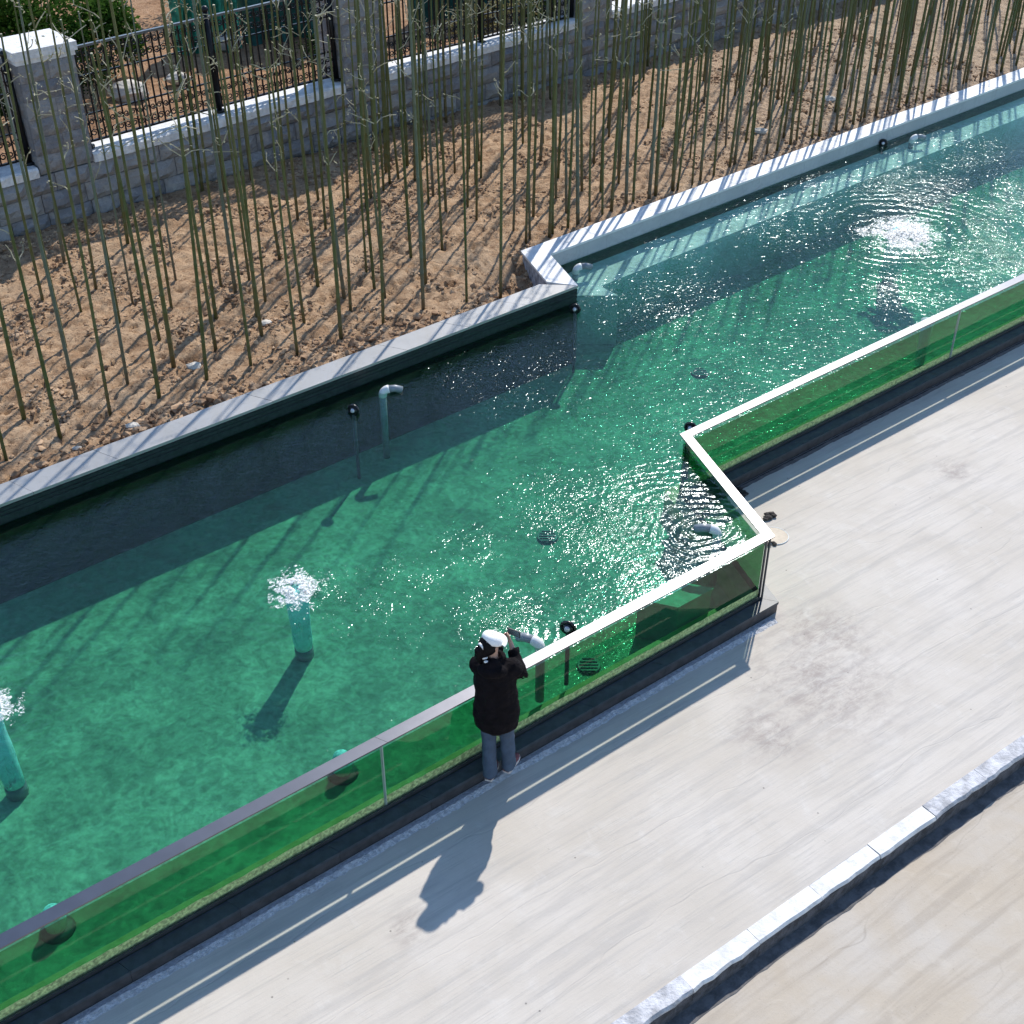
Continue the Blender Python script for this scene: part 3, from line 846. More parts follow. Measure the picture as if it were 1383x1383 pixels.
# pane lengths from the corner
def cuts_on(i, ds):
    """distances from start of segment i -> parameters"""
    L = dist2(RAIL[i], RAIL[i + 1]); return [0.0] + [d / L for d in ds] + [1.0]
L0 = dist2(RAIL[0], RAIL[1]); L2_ = dist2(RAIL[2], RAIL[3])
jd = dist2((-1.068, 7.887), C1)
seg_cuts = {0: cuts_on(0, [L0 - jd - 4.85, L0 - jd]), 1: [0, 1], 2: cuts_on(2, [5.35, 10.2, 15.0])}
for i in range(3):
    cs = seg_cuts[i]
    for u, v in zip(cs, cs[1:]):
        L = dist2(RAIL[i], RAIL[i + 1])
        e = 0.004 / L
        u2 = u + (e if u > 0 else 0); v2 = v - (e if v < 1 else 0)
        b = MB(); b.prism([lerp2(g0[i], g0[i + 1], u2), lerp2(g0[i], g0[i + 1], v2), lerp2(g1[i], g1[i + 1], v2), lerp2(g1[i], g1[i + 1], u2)], Z_PL + 0.002, Z_RAIL - 0.03)
        part(b, 'glass_pane', M['glass'], gw)
        if 0 < v < 1:
            b = MB(); b.prism([lerp2(offset(RAIL, 0.054)[i], offset(RAIL, 0.054)[i + 1], v - e), lerp2(offset(RAIL, 0.054)[i], offset(RAIL, 0.054)[i + 1], v + e), lerp2(g1[i], g1[i + 1], v + e), lerp2(g1[i], g1[i + 1], v - e)], Z_PL + 0.002, Z_RAIL - 0.031)
            part(b, 'silicone_joint', M['silicone'], gw)
r_in = offset(RAIL, 0.122)
for i in range(3):
    cs = seg_cuts[i]
    for u, v in zip(cs, cs[1:]):
        q = (lerp2(RAIL[i], RAIL[i + 1], u), lerp2(RAIL[i], RAIL[i + 1], v), lerp2(r_in[i], r_in[i + 1], v), lerp2(r_in[i], r_in[i + 1], u))
        q = shrink(q, 0.0015)
        b = MB(); b.prism(list(q), Z_RAIL - 0.014, Z_RAIL)
        o = part(b, 'top_rail', M['steel'], gw)
    a = offset(RAIL, 0.040); c = offset(RAIL, 0.092)
    b = MB(); b.prism([a[i], a[i + 1], c[i + 1], c[i]], Z_RAIL - 0.0295, Z_RAIL - 0.0145)
    part(b, 'rail_channel', M['steel_dark'], gw)
    a = offset(RAIL, 0.0763); c = offset(RAIL, 0.0782)
    b = MB(); L = dist2(a[i], a[i + 1]); nn_ = int(L / 0.06); rs_ = random.Random(50 + i); vv = []
    for k in range(nn_ + 1):
        pa_ = lerp2(a[i], a[i + 1], k / nn_); pc_ = lerp2(c[i], c[i + 1], k / nn_); zt = 0.272 + rs_.uniform(-0.006, 0.006)
        vv += [(pa_[0], pa_[1], 0.153), (pa_[0], pa_[1], zt), (pc_[0], pc_[1], zt), (pc_[0], pc_[1], 0.153)]
    b.add(vv, [(k * 4 + j, k * 4 + (j + 1) % 4, k * 4 + 4 + (j + 1) % 4, k * 4 + 4 + j) for k in range(nn_) for j in range(4)])
    part(b, 'algae_band', M['algae'], gw)
    a = offset(RAIL, 0.036); c = offset(RAIL, 0.0555)
    b = MB(); b.prism([a[i], a[i + 1], c[i + 1], c[i]], Z_PL + 0.001, Z_PL + 0.035)
    part(b, 'base_channel', M['steel_dark'], gw)
for cpt in (1,):
    for off_, rr in ((0.038, 0.012), (0.064, 0.014)):
        cp = offset(RAIL, off_)[cpt]
        b = MB(); b.tube([(cp[0], cp[1], Z_PL + 0.002), (cp[0], cp[1], Z_RAIL - 0.03)], rr, 8)
        part(b, 'corner_post', M['steel'] if off_ > 0.05 else M['steel_dark'], gw)
cp = offset(RAIL, 0.05)[2]
b = MB(); b.tube([(cp[0], cp[1], Z_PL + 0.002), (cp[0], cp[1], Z_RAIL - 0.03)], 0.014, 8)
part(b, 'corner_post', M['steel_dark'], gw)

# ------------------------------------------------------------------ soil bed
WB0 = (-7.78, 18.40); WD = norm2((5.74 + 7.78, 30.35 - 18.40)); WN = (-WD[1], WD[0])
def WP(s, t=0.0): return (WB0[0] + WD[0] * s + WN[0] * t, WB0[1] + WD[1] * s + WN[1] * t)
kc = offset(KERB, 0.18)
def left_of(p, a, b): return (b[0] - a[0]) * (p[1] - a[1]) - (b[1] - a[1]) * (p[0] - a[0]) > 0
def fnoise(x, y, sc, seed=0.0):
    return mnoise.noise(Vector((x * sc + seed, y * sc - seed, seed * 0.37)))
HOLE = (0.12, 17.05)
def soil_z(x, y):
    z = 1.015 + 0.04 * fnoise(x, y, 0.5, 3) + 0.045 * fnoise(x, y, 1.7, 9)
    r = fnoise(x, y, 5.0, 5); z += 0.035 * max(r, -0.3)
    r2 = fnoise(x, y, 11.0, 2); z += 0.028 * abs(r2)
    r3 = fnoise(x, y, 23.0, 4); z += 0.016 * r3
    r4 = fnoise(x, y, 8.5, 6); z -= 0.26 * max(0, r4 - 0.26)
    d = math.hypot(x - HOLE[0], y - HOLE[1])
    z -= 0.42 * max(0, 1 - d / 0.85) ** 1.3
    return z
def bed_side(x, y):
    """True when on the planted side of the kerb centre line"""
    if left_of((x, y), kc[0], kc[1]):
        if not left_of((x, y), kc[1], kc[2]) and not left_of((x, y), kc[2], kc[3]): return False
        # east of the jog the further kerb line rules
        if not left_of((x, y), kc[2], kc[3]) and not left_of((x, y), kc[1], kc[2]): return False
        if left_of((x, y), kc[1], kc[2]): return True
        return left_of((x, y), kc[2], kc[3])
    return False
step = 0.045
s_rng = np.arange(-9, 26, step); t_rng = np.arange(-9.6, 0.25, step)
ns, nt = len(s_rng), len(t_rng)
idx = -np.ones((ns, nt), dtype=int); vs = []
for i, s_ in enumerate(s_rng):
    for j, t_ in enumerate(t_rng):
        x, y = WP(s_, t_)
        if bed_side(x, y):
            idx[i, j] = len(vs); vs.append((x, y, soil_z(x, y)))
fs = []
for i in range(ns - 1):
    for j in range(nt - 1):
        a, b_, c, d = idx[i, j], idx[i + 1, j], idx[i + 1, j + 1], idx[i, j + 1]
        if a >= 0 and b_ >= 0 and c >= 0 and d >= 0: fs.append((int(a), int(b_), int(c), int(d)))
mb = MB(); mb.v = vs; mb.f = fs; mb.mi = [0] * len(fs)
struct(mb.obj('soil_bed', M['soil'], smooth=True))
# clods lying on the soil
ico = [(0, 0, 1), (0.894, 0, 0.447), (0.276, 0.851, 0.447), (-0.724, 0.526, 0.447), (-0.724, -0.526, 0.447), (0.276, -0.851, 0.447),
       (0.724, 0.526, -0.447), (-0.276, 0.851, -0.447), (-0.894, 0, -0.447), (-0.276, -0.851, -0.447), (0.724, -0.526, -0.447), (0, 0, -1)]
icf = [(0, 1, 2), (0, 2, 3), (0, 3, 4), (0, 4, 5), (0, 5, 1), (1, 6, 2), (2, 7, 3), (3, 8, 4), (4, 9, 5), (5, 10, 1), (2, 6, 7), (3, 7, 8), (4, 8, 9), (5, 9, 10), (1, 10, 6), (11, 7, 6), (11, 8, 7), (11, 9, 8), (11, 10, 9), (11, 6, 10)]
def scatter(n, rlo, rhi, clump, seed, name, mat, near=None):
    rs = random.Random(seed); vs = []; fs = []; c = 0; tries = 0
    while c < n and tries < n * 12:
        tries += 1
        s_ = rs.uniform(-3, 19); t_ = rs.uniform(-8.6, -0.05)
        x, y = WP(s_, t_)
        if not bed_side(x, y): continue
        if clump and fnoise(x, y, 1.3, seed) + rs.uniform(-0.25, 0.25) < 0.12: continue
        if near is not None:
            # mostly close to the grey kerb
            d = abs((x - kc[0][0]) * DK[1] - (y - kc[0][1]) * DK[0])
            if rs.random() > math.exp(-((d - 0.2) / 0.45) ** 2): continue
        r = rlo + (rhi - rlo) * rs.random() ** 2.5
        a = rs.uniform(0, 6.28); ca, sa = math.cos(a), math.sin(a)
        sx, sy, sz = rs.uniform(0.7, 1.3), rs.uniform(0.7, 1.2), rs.uniform(0.5, 0.9)
        z = soil_z(x, y) + r * sz * 0.25
        o = len(vs)
        for (px, py, pz) in ico:
            k = r * rs.uniform(0.5, 1.3)
            qx, qy = px * sx * k, py * sy * k
            vs.append((x + qx * ca - qy * sa, y + qx * sa + qy * ca, z + pz * sz * k))
        fs += [(o + f[0], o + f[1], o + f[2]) for f in icf]
        c += 1
    b = MB(); b.v = vs; b.f = fs; b.mi = [0] * len(fs)
    o = b.obj(name, mat); o['kind'] = 'stuff'
    return o
tag(scatter(17000, 0.009, 0.045, True, 21, 'soil_clods', M['clod']), 'crumbled clods strewn over the tan soil between the bamboo stems', 'soil')
tag(scatter(3600, 0.014, 0.075, False, 33, 'edge_clods', M['clod'], near=1), 'bigger clods heaped along the soil side of the grey kerb', 'soil')
stone_lab = [((-5.0, 12.55), 0.05, 'small white stone on the soil near the lower left bamboo'), ((-4.45, 12.95), 0.07, 'pale yellowish stone against the grey kerb at lower left'),
             ((-4.03, 14.45), 0.09, 'flat cream rock lying in the soil among the left bamboo stems'), ((-3.3, 15.55), 0.08, 'pale flat rock between two bamboo stems right of the cream rock'),
             ((4.5, 23.1), 0.11, 'whitish rock on the soil below the dense right-hand bamboo'), ((6.1, 25.0), 0.13, 'chalky white rock high in the right part of the soil bed')]
for (x, y), r, lab in stone_lab:
    b = MB(); b.ball((x, y, soil_z(x, y) + r * 0.2), r, 8, 6, (1.2, 0.9, 0.5), jit=0.18)
    o = b.obj('stone', M['rock']); place_base(o, (x, y, soil_z(x, y))); tag(o, lab, 'stone')

# ------------------------------------------------------------------ stone wall with pillars and iron fence
PW = 0.88
PIL = [1.28, 6.95, 12.62, 18.3, -4.4]
wroot = thing('stone_wall', 'grey rock-faced block wall behind the bamboo with white coping', 'wall', (*WP(0), 1.0))
b = MB(); b.prism([WP(-8, 0.05), WP(24, 0.05), WP(24, 0.42), WP(-8, 0.42)], 0.8, 1.98)
part(b, 'wall_core', M['stone'], wroot)
def rockface(b, s0, s1, t, z0, z1, rs, depth=0.12, wx=None):
    """rock-faced block: front bulges irregularly; front at offset t"""
    n, m = 5, 3
    vs = []
    for j in range(m + 1):
        for i in range(n + 1):
            u, v = i / n, j / m
            edge = 0 if (i in (0, n) or j in (0, m)) else 1
            d = -(rs.uniform(0.35, 1.0) * depth) * edge - 0.006 * rs.random()
            x, y = WP(s0 + (s1 - s0) * u, t + d)
            vs.append((x, y, z0 + (z1 - z0) * v))
    o = len(vs)
    for (u, v) in ((0, 0), (1, 0), (1, 1), (0, 1)):
        x, y = WP(s0 + (s1 - s0) * u, t + 0.06); vs.append((x, y, z0 + (z1 - z0) * v))
    fs = []
    for j in range(m):
        for i in range(n):
            a = j * (n + 1) + i; fs.append((a, a + 1, a + n + 2, a + n + 1))
    bot = list(range(0, n + 1)); topv = [m * (n + 1) + i for i in range(n + 1)]
    lef = [j * (n + 1) for j in range(m + 1)]; rig = [j * (n + 1) + n for j in range(m + 1)]
    fs.append(tuple([o, o + 1] + bot[::-1])); fs.append(tuple(topv + [o + 2, o + 3]))
    fs.append(tuple(lef + [o + 3, o])); fs.append(tuple([o + 1, o + 2] + rig[::-1]))
    b.add(vs, fs)
rs = random.Random(5)
rows = [(0.76, 1.08), (1.085, 1.39), (1.395, 1.69), (1.695, 1.97)]
for ri, (z0, z1) in enumerate(rows):
    s_ = -1.4 - rs.uniform(0, 0.3)
    while s_ < 19.5:
        w = rs.uniform(0.42, 0.85)
        b = MB(); rockface(b, s_ + 0.006, s_ + w - 0.006, 0.0, z0, z1 - 0.004, rs)
        part(b, 'block', M['stone'], wroot)
        s_ += w
pts = sorted([-8] + [x for p in PIL for x in (p - PW / 2 - 0.01, p + PW / 2 + 0.01)] + [24])
for a, c in zip(pts[::2], pts[1::2]):
    x = a
    while x < c - 0.05:
        e = min(x + 1.0, c)
        if c - e < 0.3: e = c
        b = MB()
        vs = []; n = 8
        for k in range(n + 1):
            u = x + 0.003 + (e - x - 0.006) * k / n
            j1, j2 = rs.uniform(-0.02, 0.01), rs.uniform(-0.02, 0.015)
            for (t_, z_) in ((-0.05 + j1, 1.975), (-0.05 + j2, 2.09 + rs.uniform(-0.01, 0.01)), (-0.02, 2.125 + rs.uniform(-0.008, 0.004)), (0.44, 2.125), (0.47, 1.975)):
                px, py = WP(u, t_); vs.append((px, py, z_))
        fs = []
        for k in range(n):
            for j in range(5):
                fs.append((k * 5 + j, k * 5 + 5 + j, k * 5 + 5 + (j + 1) % 5, k * 5 + (j + 1) % 5))
        fs += [(0, 1, 2, 3, 4), tuple(n * 5 + j for j in (4, 3, 2, 1, 0))]
        b.add(vs, fs)
        part(b, 'coping_stone', M['white_stone'], wroot)
        x = e
pil_lab = {1.28: 'square grey stone pillar with white cap at the left end of the fence', 6.95: 'grey stone pillar rising out of frame between the left and middle fence runs', 12.62: 'third stone pillar, half hidden behind the dense bamboo', 18.3: 'stone pillar beyond the right end of the middle fence', -4.4: 'stone pillar beyond the left frame edge'}
for ps in PIL[:3]:
    p0 = WP(ps, 0.22)
    rt = thing('stone_pillar', pil_lab[ps], 'pillar', (*p0, 2.0))
    b = MB(); b.prism([WP(ps - PW / 2 + .05, 0.03), WP(ps + PW / 2 - .05, 0.03), WP(ps + PW / 2 - .05, 0.75), WP(ps - PW / 2 + .05, 0.75)], 1.98, 3.62)
    part(b, 'core', M['stone'], rt)
    zz = 1.99; k = 0
    while zz < 3.55:
        h = 0.27
        splits = ((-PW / 2, 0.02), (0.025, PW / 2)) if k % 2 else ((-PW / 2, PW / 2 - 0.3), (PW / 2 - 0.295, PW / 2))
        for (a, c) in splits:
            b = MB(); rockface(b, ps + a, ps + c, 0.0, zz, zz + h - 0.004, rs, 0.06)
            part(b, 'block', M['stone'], rt)
        # side faces
        for sd in (-1, 1):
            b = MB()
            vs = []
            for j in range(3):
                for i in range(4):
                    ed = 0 if i in (0, 3) or j in (0, 2) else 1
                    x, y = WP(ps + sd * (PW / 2 + ed * rs.uniform(0.01, 0.04)), 0.06 + 0.66 * i / 3); vs.append((x, y, zz + (h - 0.004) * j / 2))
            fs = [(j * 4 + i, j * 4 + i + 1, j * 4 + i + 5, j * 4 + i + 4) for j in range(2) for i in range(3)]
            if sd < 0: fs = [tuple(reversed(f)) for f in fs]
            b.add(vs, fs)
            x0, y0 = WP(ps + sd * (PW / 2 - 0.045), 0.06); x1, y1 = WP(ps + sd * (PW / 2 - 0.045), 0.72)
            n0 = 12; b.add([(x0, y0, zz), (x1, y1, zz), (x1, y1, zz + h - .004), (x0, y0, zz + h - .004), vs[0], vs[3], vs[11], vs[8]], [(0, 1, 5, 4), (1, 2, 6, 5), (2, 3, 7, 6), (3, 0, 4, 7)])
            part(b, 'side_block', M['stone'], rt)
        zz += h; k += 1
    for (o_, z0, z1) in ((0.02, zz, zz + 0.07), (0.055, zz + 0.073, zz + 0.20)):
        b = MB()
        q = [WP(ps - PW / 2 - o_, -o_), WP(ps + PW / 2 + o_, -o_), WP(ps + PW / 2 + o_, 0.78 + o_), WP(ps - PW / 2 - o_, 0.78 + o_)]
        b.prism(q, z0, z1)
        part(b, 'cap', M['white_stone'], rt)

# iron fence panels standing on the coping
fence_lab = ['black wrought iron fence run on the coping left of the capped pillar', 'black wrought iron fence run between the first and second stone pillars', 'black wrought iron fence run between the second and third stone pillars', ]
runs = [(-3.94, 0.83), (1.73, 6.5), (7.4, 12.17)]
def spiral(cx, cz, r, turns, dirn, s_, t_, b, rad=0.007):
    pts = []
    n = int(9 * turns)
    for k in range(n + 1):
        u = k / n
        a = dirn * u * turns * 2 * math.pi
        rr = r * (1 - 0.72 * u)
        x, y = WP(s_ + cx + rr * math.cos(a), t_); pts.append((x, y, cz + rr * math.sin(a)))
    b.tube(pts, rad, 4, False)
ZT = 3.62
for (a, c), lab in zip(runs, fence_lab):
    rt = thing('iron_fence', lab, 'fence', (*WP(a, 0.2), 2.125))
    T = 0.2
    for (z, h, w, m) in ((ZT, 0.035, 0.05, 'rail_paint'), (ZT - 0.42, 0.022, 0.03, 'iron'), (2.62, 0.022, 0.03, 'iron'), (2.20, 0.03, 0.04, 'iron')):
        b = MB(); b.prism([WP(a, T - w / 2), WP(c, T - w / 2), WP(c, T + w / 2), WP(a, T + w / 2)], z, z + h)
        part(b, 'rail', M[m], rt)
    n = int((c - a) / 0.115)
    for k in range(1, n):
        u = a + (c - a) * k / n
        x, y = WP(u, T)
        b = MB(); b.box((0, 0, 0), (0.022, 0.022, ZT - 2.20), math.atan2(WD[1], WD[0]))
        if k == 1:
            bm_ = b.mesh('bar', M['iron'])
        o = bpy.data.objects.new('bar', bm_); COL.objects.link(o); o.parent = rt
        o.location = Vector((x, y, (ZT + 2.20) / 2)) - rt.location
    b = MB()
    for k in range(n):
        u = a + (c - a) * (k + 0.5) / n
        for (cz, r) in ((2.33, 0.06), (2.50, 0.05), (ZT - 0.10, 0.055), (ZT - 0.27, 0.06)):
            spiral(0, cz, r, 1.4, 1 if k % 2 else -1, u, T, b, 0.011)
    o = part(b, 'scrollwork', M['iron'], rt); o['kind'] = 'stuff'
    npost = 2
    for u in (a + 0.04, (a + c) / 2, c - 0.04):
        x, y = WP(u, T)
        b = MB(); b.tube([(x, y, 2.128), (x, y, ZT + 0.10)], 0.045, 10); b.ball((x, y, ZT + 0.14), 0.06, 8, 6); b.tube([(x, y, 2.127), (x, y, 2.16)], 0.09, 10)
        part(b, 'post', M['iron'], rt, True)

# the wall top climbs gently to the right
TILT = 0.021
def wall_drop(s_): return -0.19 + TILT * max(-4, min(s_, 9))
for o in list(bpy.data.objects):
    if o.parent is None and o.get('category') in ('wall', 'pillar', 'fence') and o.type == 'EMPTY' and o.name.split('.')[0] in ('stone_wall', 'stone_pillar', 'iron_fence'):
        s_ = (o.location.x - WB0[0]) * WD[0] + (o.location.y - WB0[1]) * WD[1]
        o.location.z += wall_drop(s_)
        if not o.name.startswith('stone_pillar') and (o.name.startswith('stone_wall') or s_ < 7):
            o.rotation_euler = Matrix.Rotation(-(TILT if not o.name.startswith('stone_wall') else TILT * 0.9), 3, Vector((WN[0], WN[1], 0))).to_euler()

# ------------------------------------------------------------------ garden behind the wall
mb = MB(); vs = []; fs = []
gs, gt = np.arange(-10, 28, 0.3), np.arange(0.3, 24, 0.3)
for s_ in gs:
    for t_ in gt:
        x, y = WP(s_, t_); vs.append((x, y, 1.45 + 0.1 * fnoise(x, y, 0.6, 7) + 0.06 * fnoise(x, y, 2.6, 8)))
for i in range(len(gs) - 1):
    for j in range(len(gt) - 1):
        a = i * len(gt) + j; fs.append((a, a + len(gt), a + len(gt) + 1, a + 1))
mb.v, mb.f, mb.mi = vs, fs, [0] * len(fs)
struct(mb.obj('garden_soil', M['garden'], smooth=True))
def leafmass(c, rad, n, leaf, seed, flat=0.8):
    rs = random.Random(seed); b = MB(); vs = []; fs = []
    lumps = [(Vector((rs.uniform(-1, 1) * rad[0] * 0.6, rs.uniform(-1, 1) * rad[1] * 0.6, rs.uniform(-0.3, 0.7) * rad[2])), rs.uniform(0.3, 0.6)) for _ in range(9)]
    for k in range(n):
        l, lr = rs.choice(lumps)
        d = Vector((rs.gauss(0, 1), rs.gauss(0, 1), rs.gauss(0, 1))).normalized() * (lr * rs.uniform(0.55, 1.05))
        p = Vector(c) + l + Vector((d.x * rad[0], d.y * rad[1], d.z * rad[2]))
        u = Vector((rs.gauss(0, 1), rs.gauss(0, 1), rs.gauss(0, 0.5))).normalized()
        w = u.cross(Vector((rs.gauss(0, 1), rs.gauss(0, 1), rs.gauss(0, 1)))).normalized()
        L = leaf * rs.uniform(0.6, 1.4)
        o = len(vs)
        vs += [tuple(p), tuple(p + u * L * 0.5 + w * L * 0.3), tuple(p + u * L), tuple(p + u * L * 0.5 - w * L * 0.3)]
        fs.append((o, o + 1, o + 2, o + 3))
    b.v, b.f, b.mi = vs, fs, [0] * len(fs)
    return b
def bush(x, y, z, rad, n, mat, lab, seed, leaf=0.09):
    rt = thing('bush', lab, 'bush', (x, y, z), 'bushes behind the iron fence')
    b = leafmass((x, y, z + rad[2] * 0.8), rad, n, leaf, seed); part(b, 'foliage', M[mat], rt)
    b = MB()
    rs = random.Random(seed)
    for k in range(5):
        a = rs.uniform(0, 6.28); b.tube([(x, y, z - 0.1), (x + math.cos(a) * rad[0] * .25, y + math.sin(a) * rad[1] * .25, z + rad[2] * 0.6), (x + math.cos(a) * rad[0] * .5, y + math.sin(a) * rad[1] * .5, z + rad[2] * 1.1)], [0.03, 0.02, 0.01], 5)
    part(b, 'stem', M['twig'], rt)
bush(-9.0, 25.4, 1.45, (1.3, 1.0, 1.2), 8000, 'bush', 'big bright green bush at the top left corner behind the pillar', 1)
bush(-7.75, 24.9, 1.45, (0.85, 0.75, 0.95), 6000, 'bush', 'rounded green bush right of the big corner bush', 2)
bush(-11.2, 29.0, 1.45, (1.7, 1.6, 1.6), 5000, 'bush', 'leafy bush at the extreme top left edge', 3)
bush(-7.6, 23.6, 1.45, (0.55, 0.6, 0.55), 1800, 'bush_dark', 'low dark shrub just behind the fence beside the capped pillar', 4, 0.06)
bush(-6.4, 30.0, 1.45, (1.5, 1.3, 1.0), 4500, 'bush_olive', 'dry olive thicket beyond the green bushes', 5)
bush(-3.2, 25.0, 1.45, (0.8, 0.6, 0.5), 2200, 'bush_dark', 'dark low shrub behind the fence left of the second pillar', 6, 0.06)
bush(-0.4, 27.3, 1.45, (1.0, 0.6, 0.55), 2400, 'bush_olive', 'straw coloured scrub behind the middle fence run', 7, 0.07)
bush(0.9, 27.9, 1.45, (0.9, 0.6, 0.6), 2400, 'bush_dark', 'dark scrub behind the middle fence near the third pillar', 8, 0.07)
bush(-8.7, 22.3, 1.45, (0.5, 0.5, 0.5), 1500, 'bush_dark', 'dark creeper clump behind the left pillar', 9, 0.06)
def net(x0, y0, x1, y1, z0, z1, mat, lab, seed):
    b = MB(); n, m = 46, 12; rs = random.Random(seed); vs = []
    dx, dy = norm2((x1 - x0, y1 - y0))
    for side in (0.0, 0.012):
        for j in range(m + 1):
            for i in range(n + 1):
                u = i / n
                w = 0.16 * math.sin(u * 31 + seed + 2 * mnoise.noise(Vector((u * 5, j * 0.3, seed)))) + 0.16 * mnoise.noise(Vector((u * 9, j * 0.35, seed)))
                w += 0.05 * math.sin(u * 77 + j * 0.4)
                x = x0 + (x1 - x0) * u - dy * (w + side); y = y0 + (y1 - y0) * u + dx * (w + side)
                sag = 0.08 * math.sin(u * 14) * (j / m)
                vs.append((x, y, z0 + (z1 - z0 + sag) * j / m))
    fs = []
    N = (n + 1) * (m + 1)
    for sd in (0, 1):
        for j in range(m):
            for i in range(n):
                a = sd * N + j * (n + 1) + i; f = (a, a + 1, a + n + 2, a + n + 1)
                fs.append(f if sd == 0 else f[::-1])
    b.add(vs, fs)
    o = b.obj('green_netting', M[mat], smooth=True); place_base(o, (x0, y0, z0)); tag(o, lab, 'netting')
net(-6.7, 26.5, -5.5, 27.1, 1.4, 3.1, 'net', 'crumpled netting in a painted sunlit green behind the left fence run', 1)
net(-5.5, 27.2, -2.9, 28.3, 1.4, 3.6, 'net_dark', 'netting in a painted shaded dark green right of the bright crumpled netting', 2)
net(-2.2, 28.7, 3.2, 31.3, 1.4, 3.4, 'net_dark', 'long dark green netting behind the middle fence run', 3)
for i, (x, y, r, lab) in enumerate(((-7.0, 23.7, 0.32, 'large pale rock behind the fence beside the dark shrub'), (-6.3, 24.6, 0.2, 'smaller pale rock right of the large one behind the fence'), (-5.9, 27.0, 0.35, 'tan rock at the foot of the bright green netting'))):
    b = MB(); b.ball((x, y, 1.5 + r * 0.3), r, 9, 7, (1.2, 0.9, 0.6), jit=0.12)
    o = b.obj('rock', M['rock']); place_base(o, (x, y, 1.45)); tag(o, lab, 'rock')
b = MB(); b.prism([WP(-6.0, 1.0), WP(0.6, 1.0), WP(0.6, 1.4), WP(-6.0, 1.4)], 1.3, 2.6)
o = b.obj('white_wall', M['white_stone']); place_base(o, (*WP(-2.5, 1.2), 1.3)); tag(o, 'low white rendered wall behind the fence at the far left edge', 'wall')

# ------------------------------------------------------------------ bamboo
BAM = [(-5.73, 12.29), (-5.81, 13.2), (-5.27, 12.8), (-5.28, 13.58), (-4.81, 13.3), (-4.77, 14.01), (-4.3, 13.66), (-4.29, 14.44), (-3.8, 14.08), (-3.84, 14.89), (-3.3, 14.4), (-5.82, 14.99), (-5.88, 15.97), (-5.28, 15.66), (-5.28, 16.36), (-4.67, 16.08), (-4.65, 15.22), (-4.8, 16.97), (-4.11, 16.73), (-4.01, 15.8), (-3.45, 15.8), (-6.51, 16.33), (-5.89, 16.76), (-3.4, 16.22), (-3.29, 15.2), (-2.77, 14.79), (-2.79, 15.62), (-2.74, 16.73), (-2.25, 15.2), (-2.21, 16.02), (-2.1, 17.22), (-1.73, 15.62), (-1.77, 16.43), (-1.22, 16.13), (-1.23, 16.9), (-0.63, 16.33), (-0.16, 16.54), (-3.35, 19.14), (-2.73, 18.65), (-3.42, 17.68), (-2.87, 17.42), (-1.8, 21.58), (-1.28, 20.11), (-1.05, 18.15), (-0.71, 19.71), (-0.61, 20.69), (-0.57, 21.72), (0.03, 20.3), (-1.49, 17.73), (-1.91, 17.73), (0.21, 18.29), (0.27, 18.39), (0.49, 21.69), (0.55, 22.6), (0.57, 18.51), (0.62, 18.61), (0.86, 18.79), (1.02, 18.93), (1.14, 20.24), (1.21, 19.11), (1.42, 19.28), (1.57, 19.43), (1.77, 20.69), (1.82, 19.68), (1.94, 19.77), (2.21, 19.95), (2.49, 23.38), (2.33, 20.11), (2.64, 20.4), (2.73, 20.48), (3.09, 21.86), (3.0, 20.72), (3.15, 20.86), (3.4, 21.06), (3.9, 23.79), (3.8, 22.53), (3.81, 21.51), (3.72, 21.44), (4.08, 21.69), (4.14, 21.78), (4.44, 22.01), (4.65, 22.19), (4.95, 22.53), (5.07, 22.64), (5.38, 22.8), (5.54, 22.95), (5.91, 23.27), (6.06, 23.38), (6.31, 23.67), (6.47, 23.79), (6.57, 23.92), (6.82, 24.08), (7.09, 24.3), (7.34, 24.47), (7.56, 24.77), (7.78, 24.9), (7.98, 25.08), (8.38, 25.45), (8.59, 25.59), (8.99, 25.96), (9.08, 26.06), (9.44, 26.3), (9.56, 26.44), (10.04, 26.89), (10.46, 27.25)]
rsb = random.Random(42)
extra = []
def okp(x, y, dmin):
    return all((x - a) ** 2 + (y - b) ** 2 > dmin * dmin for a, b in BAM + extra)
tries = 0
while len(extra) < 195 and tries < 30000:
    tries += 1
    s_ = rsb.uniform(0.2, 25.5); t_ = rsb.uniform(-6.3, -0.25)
    x, y = WP(s_, t_)
    if not bed_side(x, y): continue
    if x < -2.6 and y < 18.0 and rsb.random() < 0.4: continue
    if math.hypot(x - 0.3, y - 17.2) < 0.9: continue
    # distance from the kerb
    if not (bed_side(x + 0.35, y - 0.42)): continue
    if rsb.random() > 0.5 + 0.04 * s_: continue
    if not okp(x, y, 0.26): continue
    extra.append((x, y))
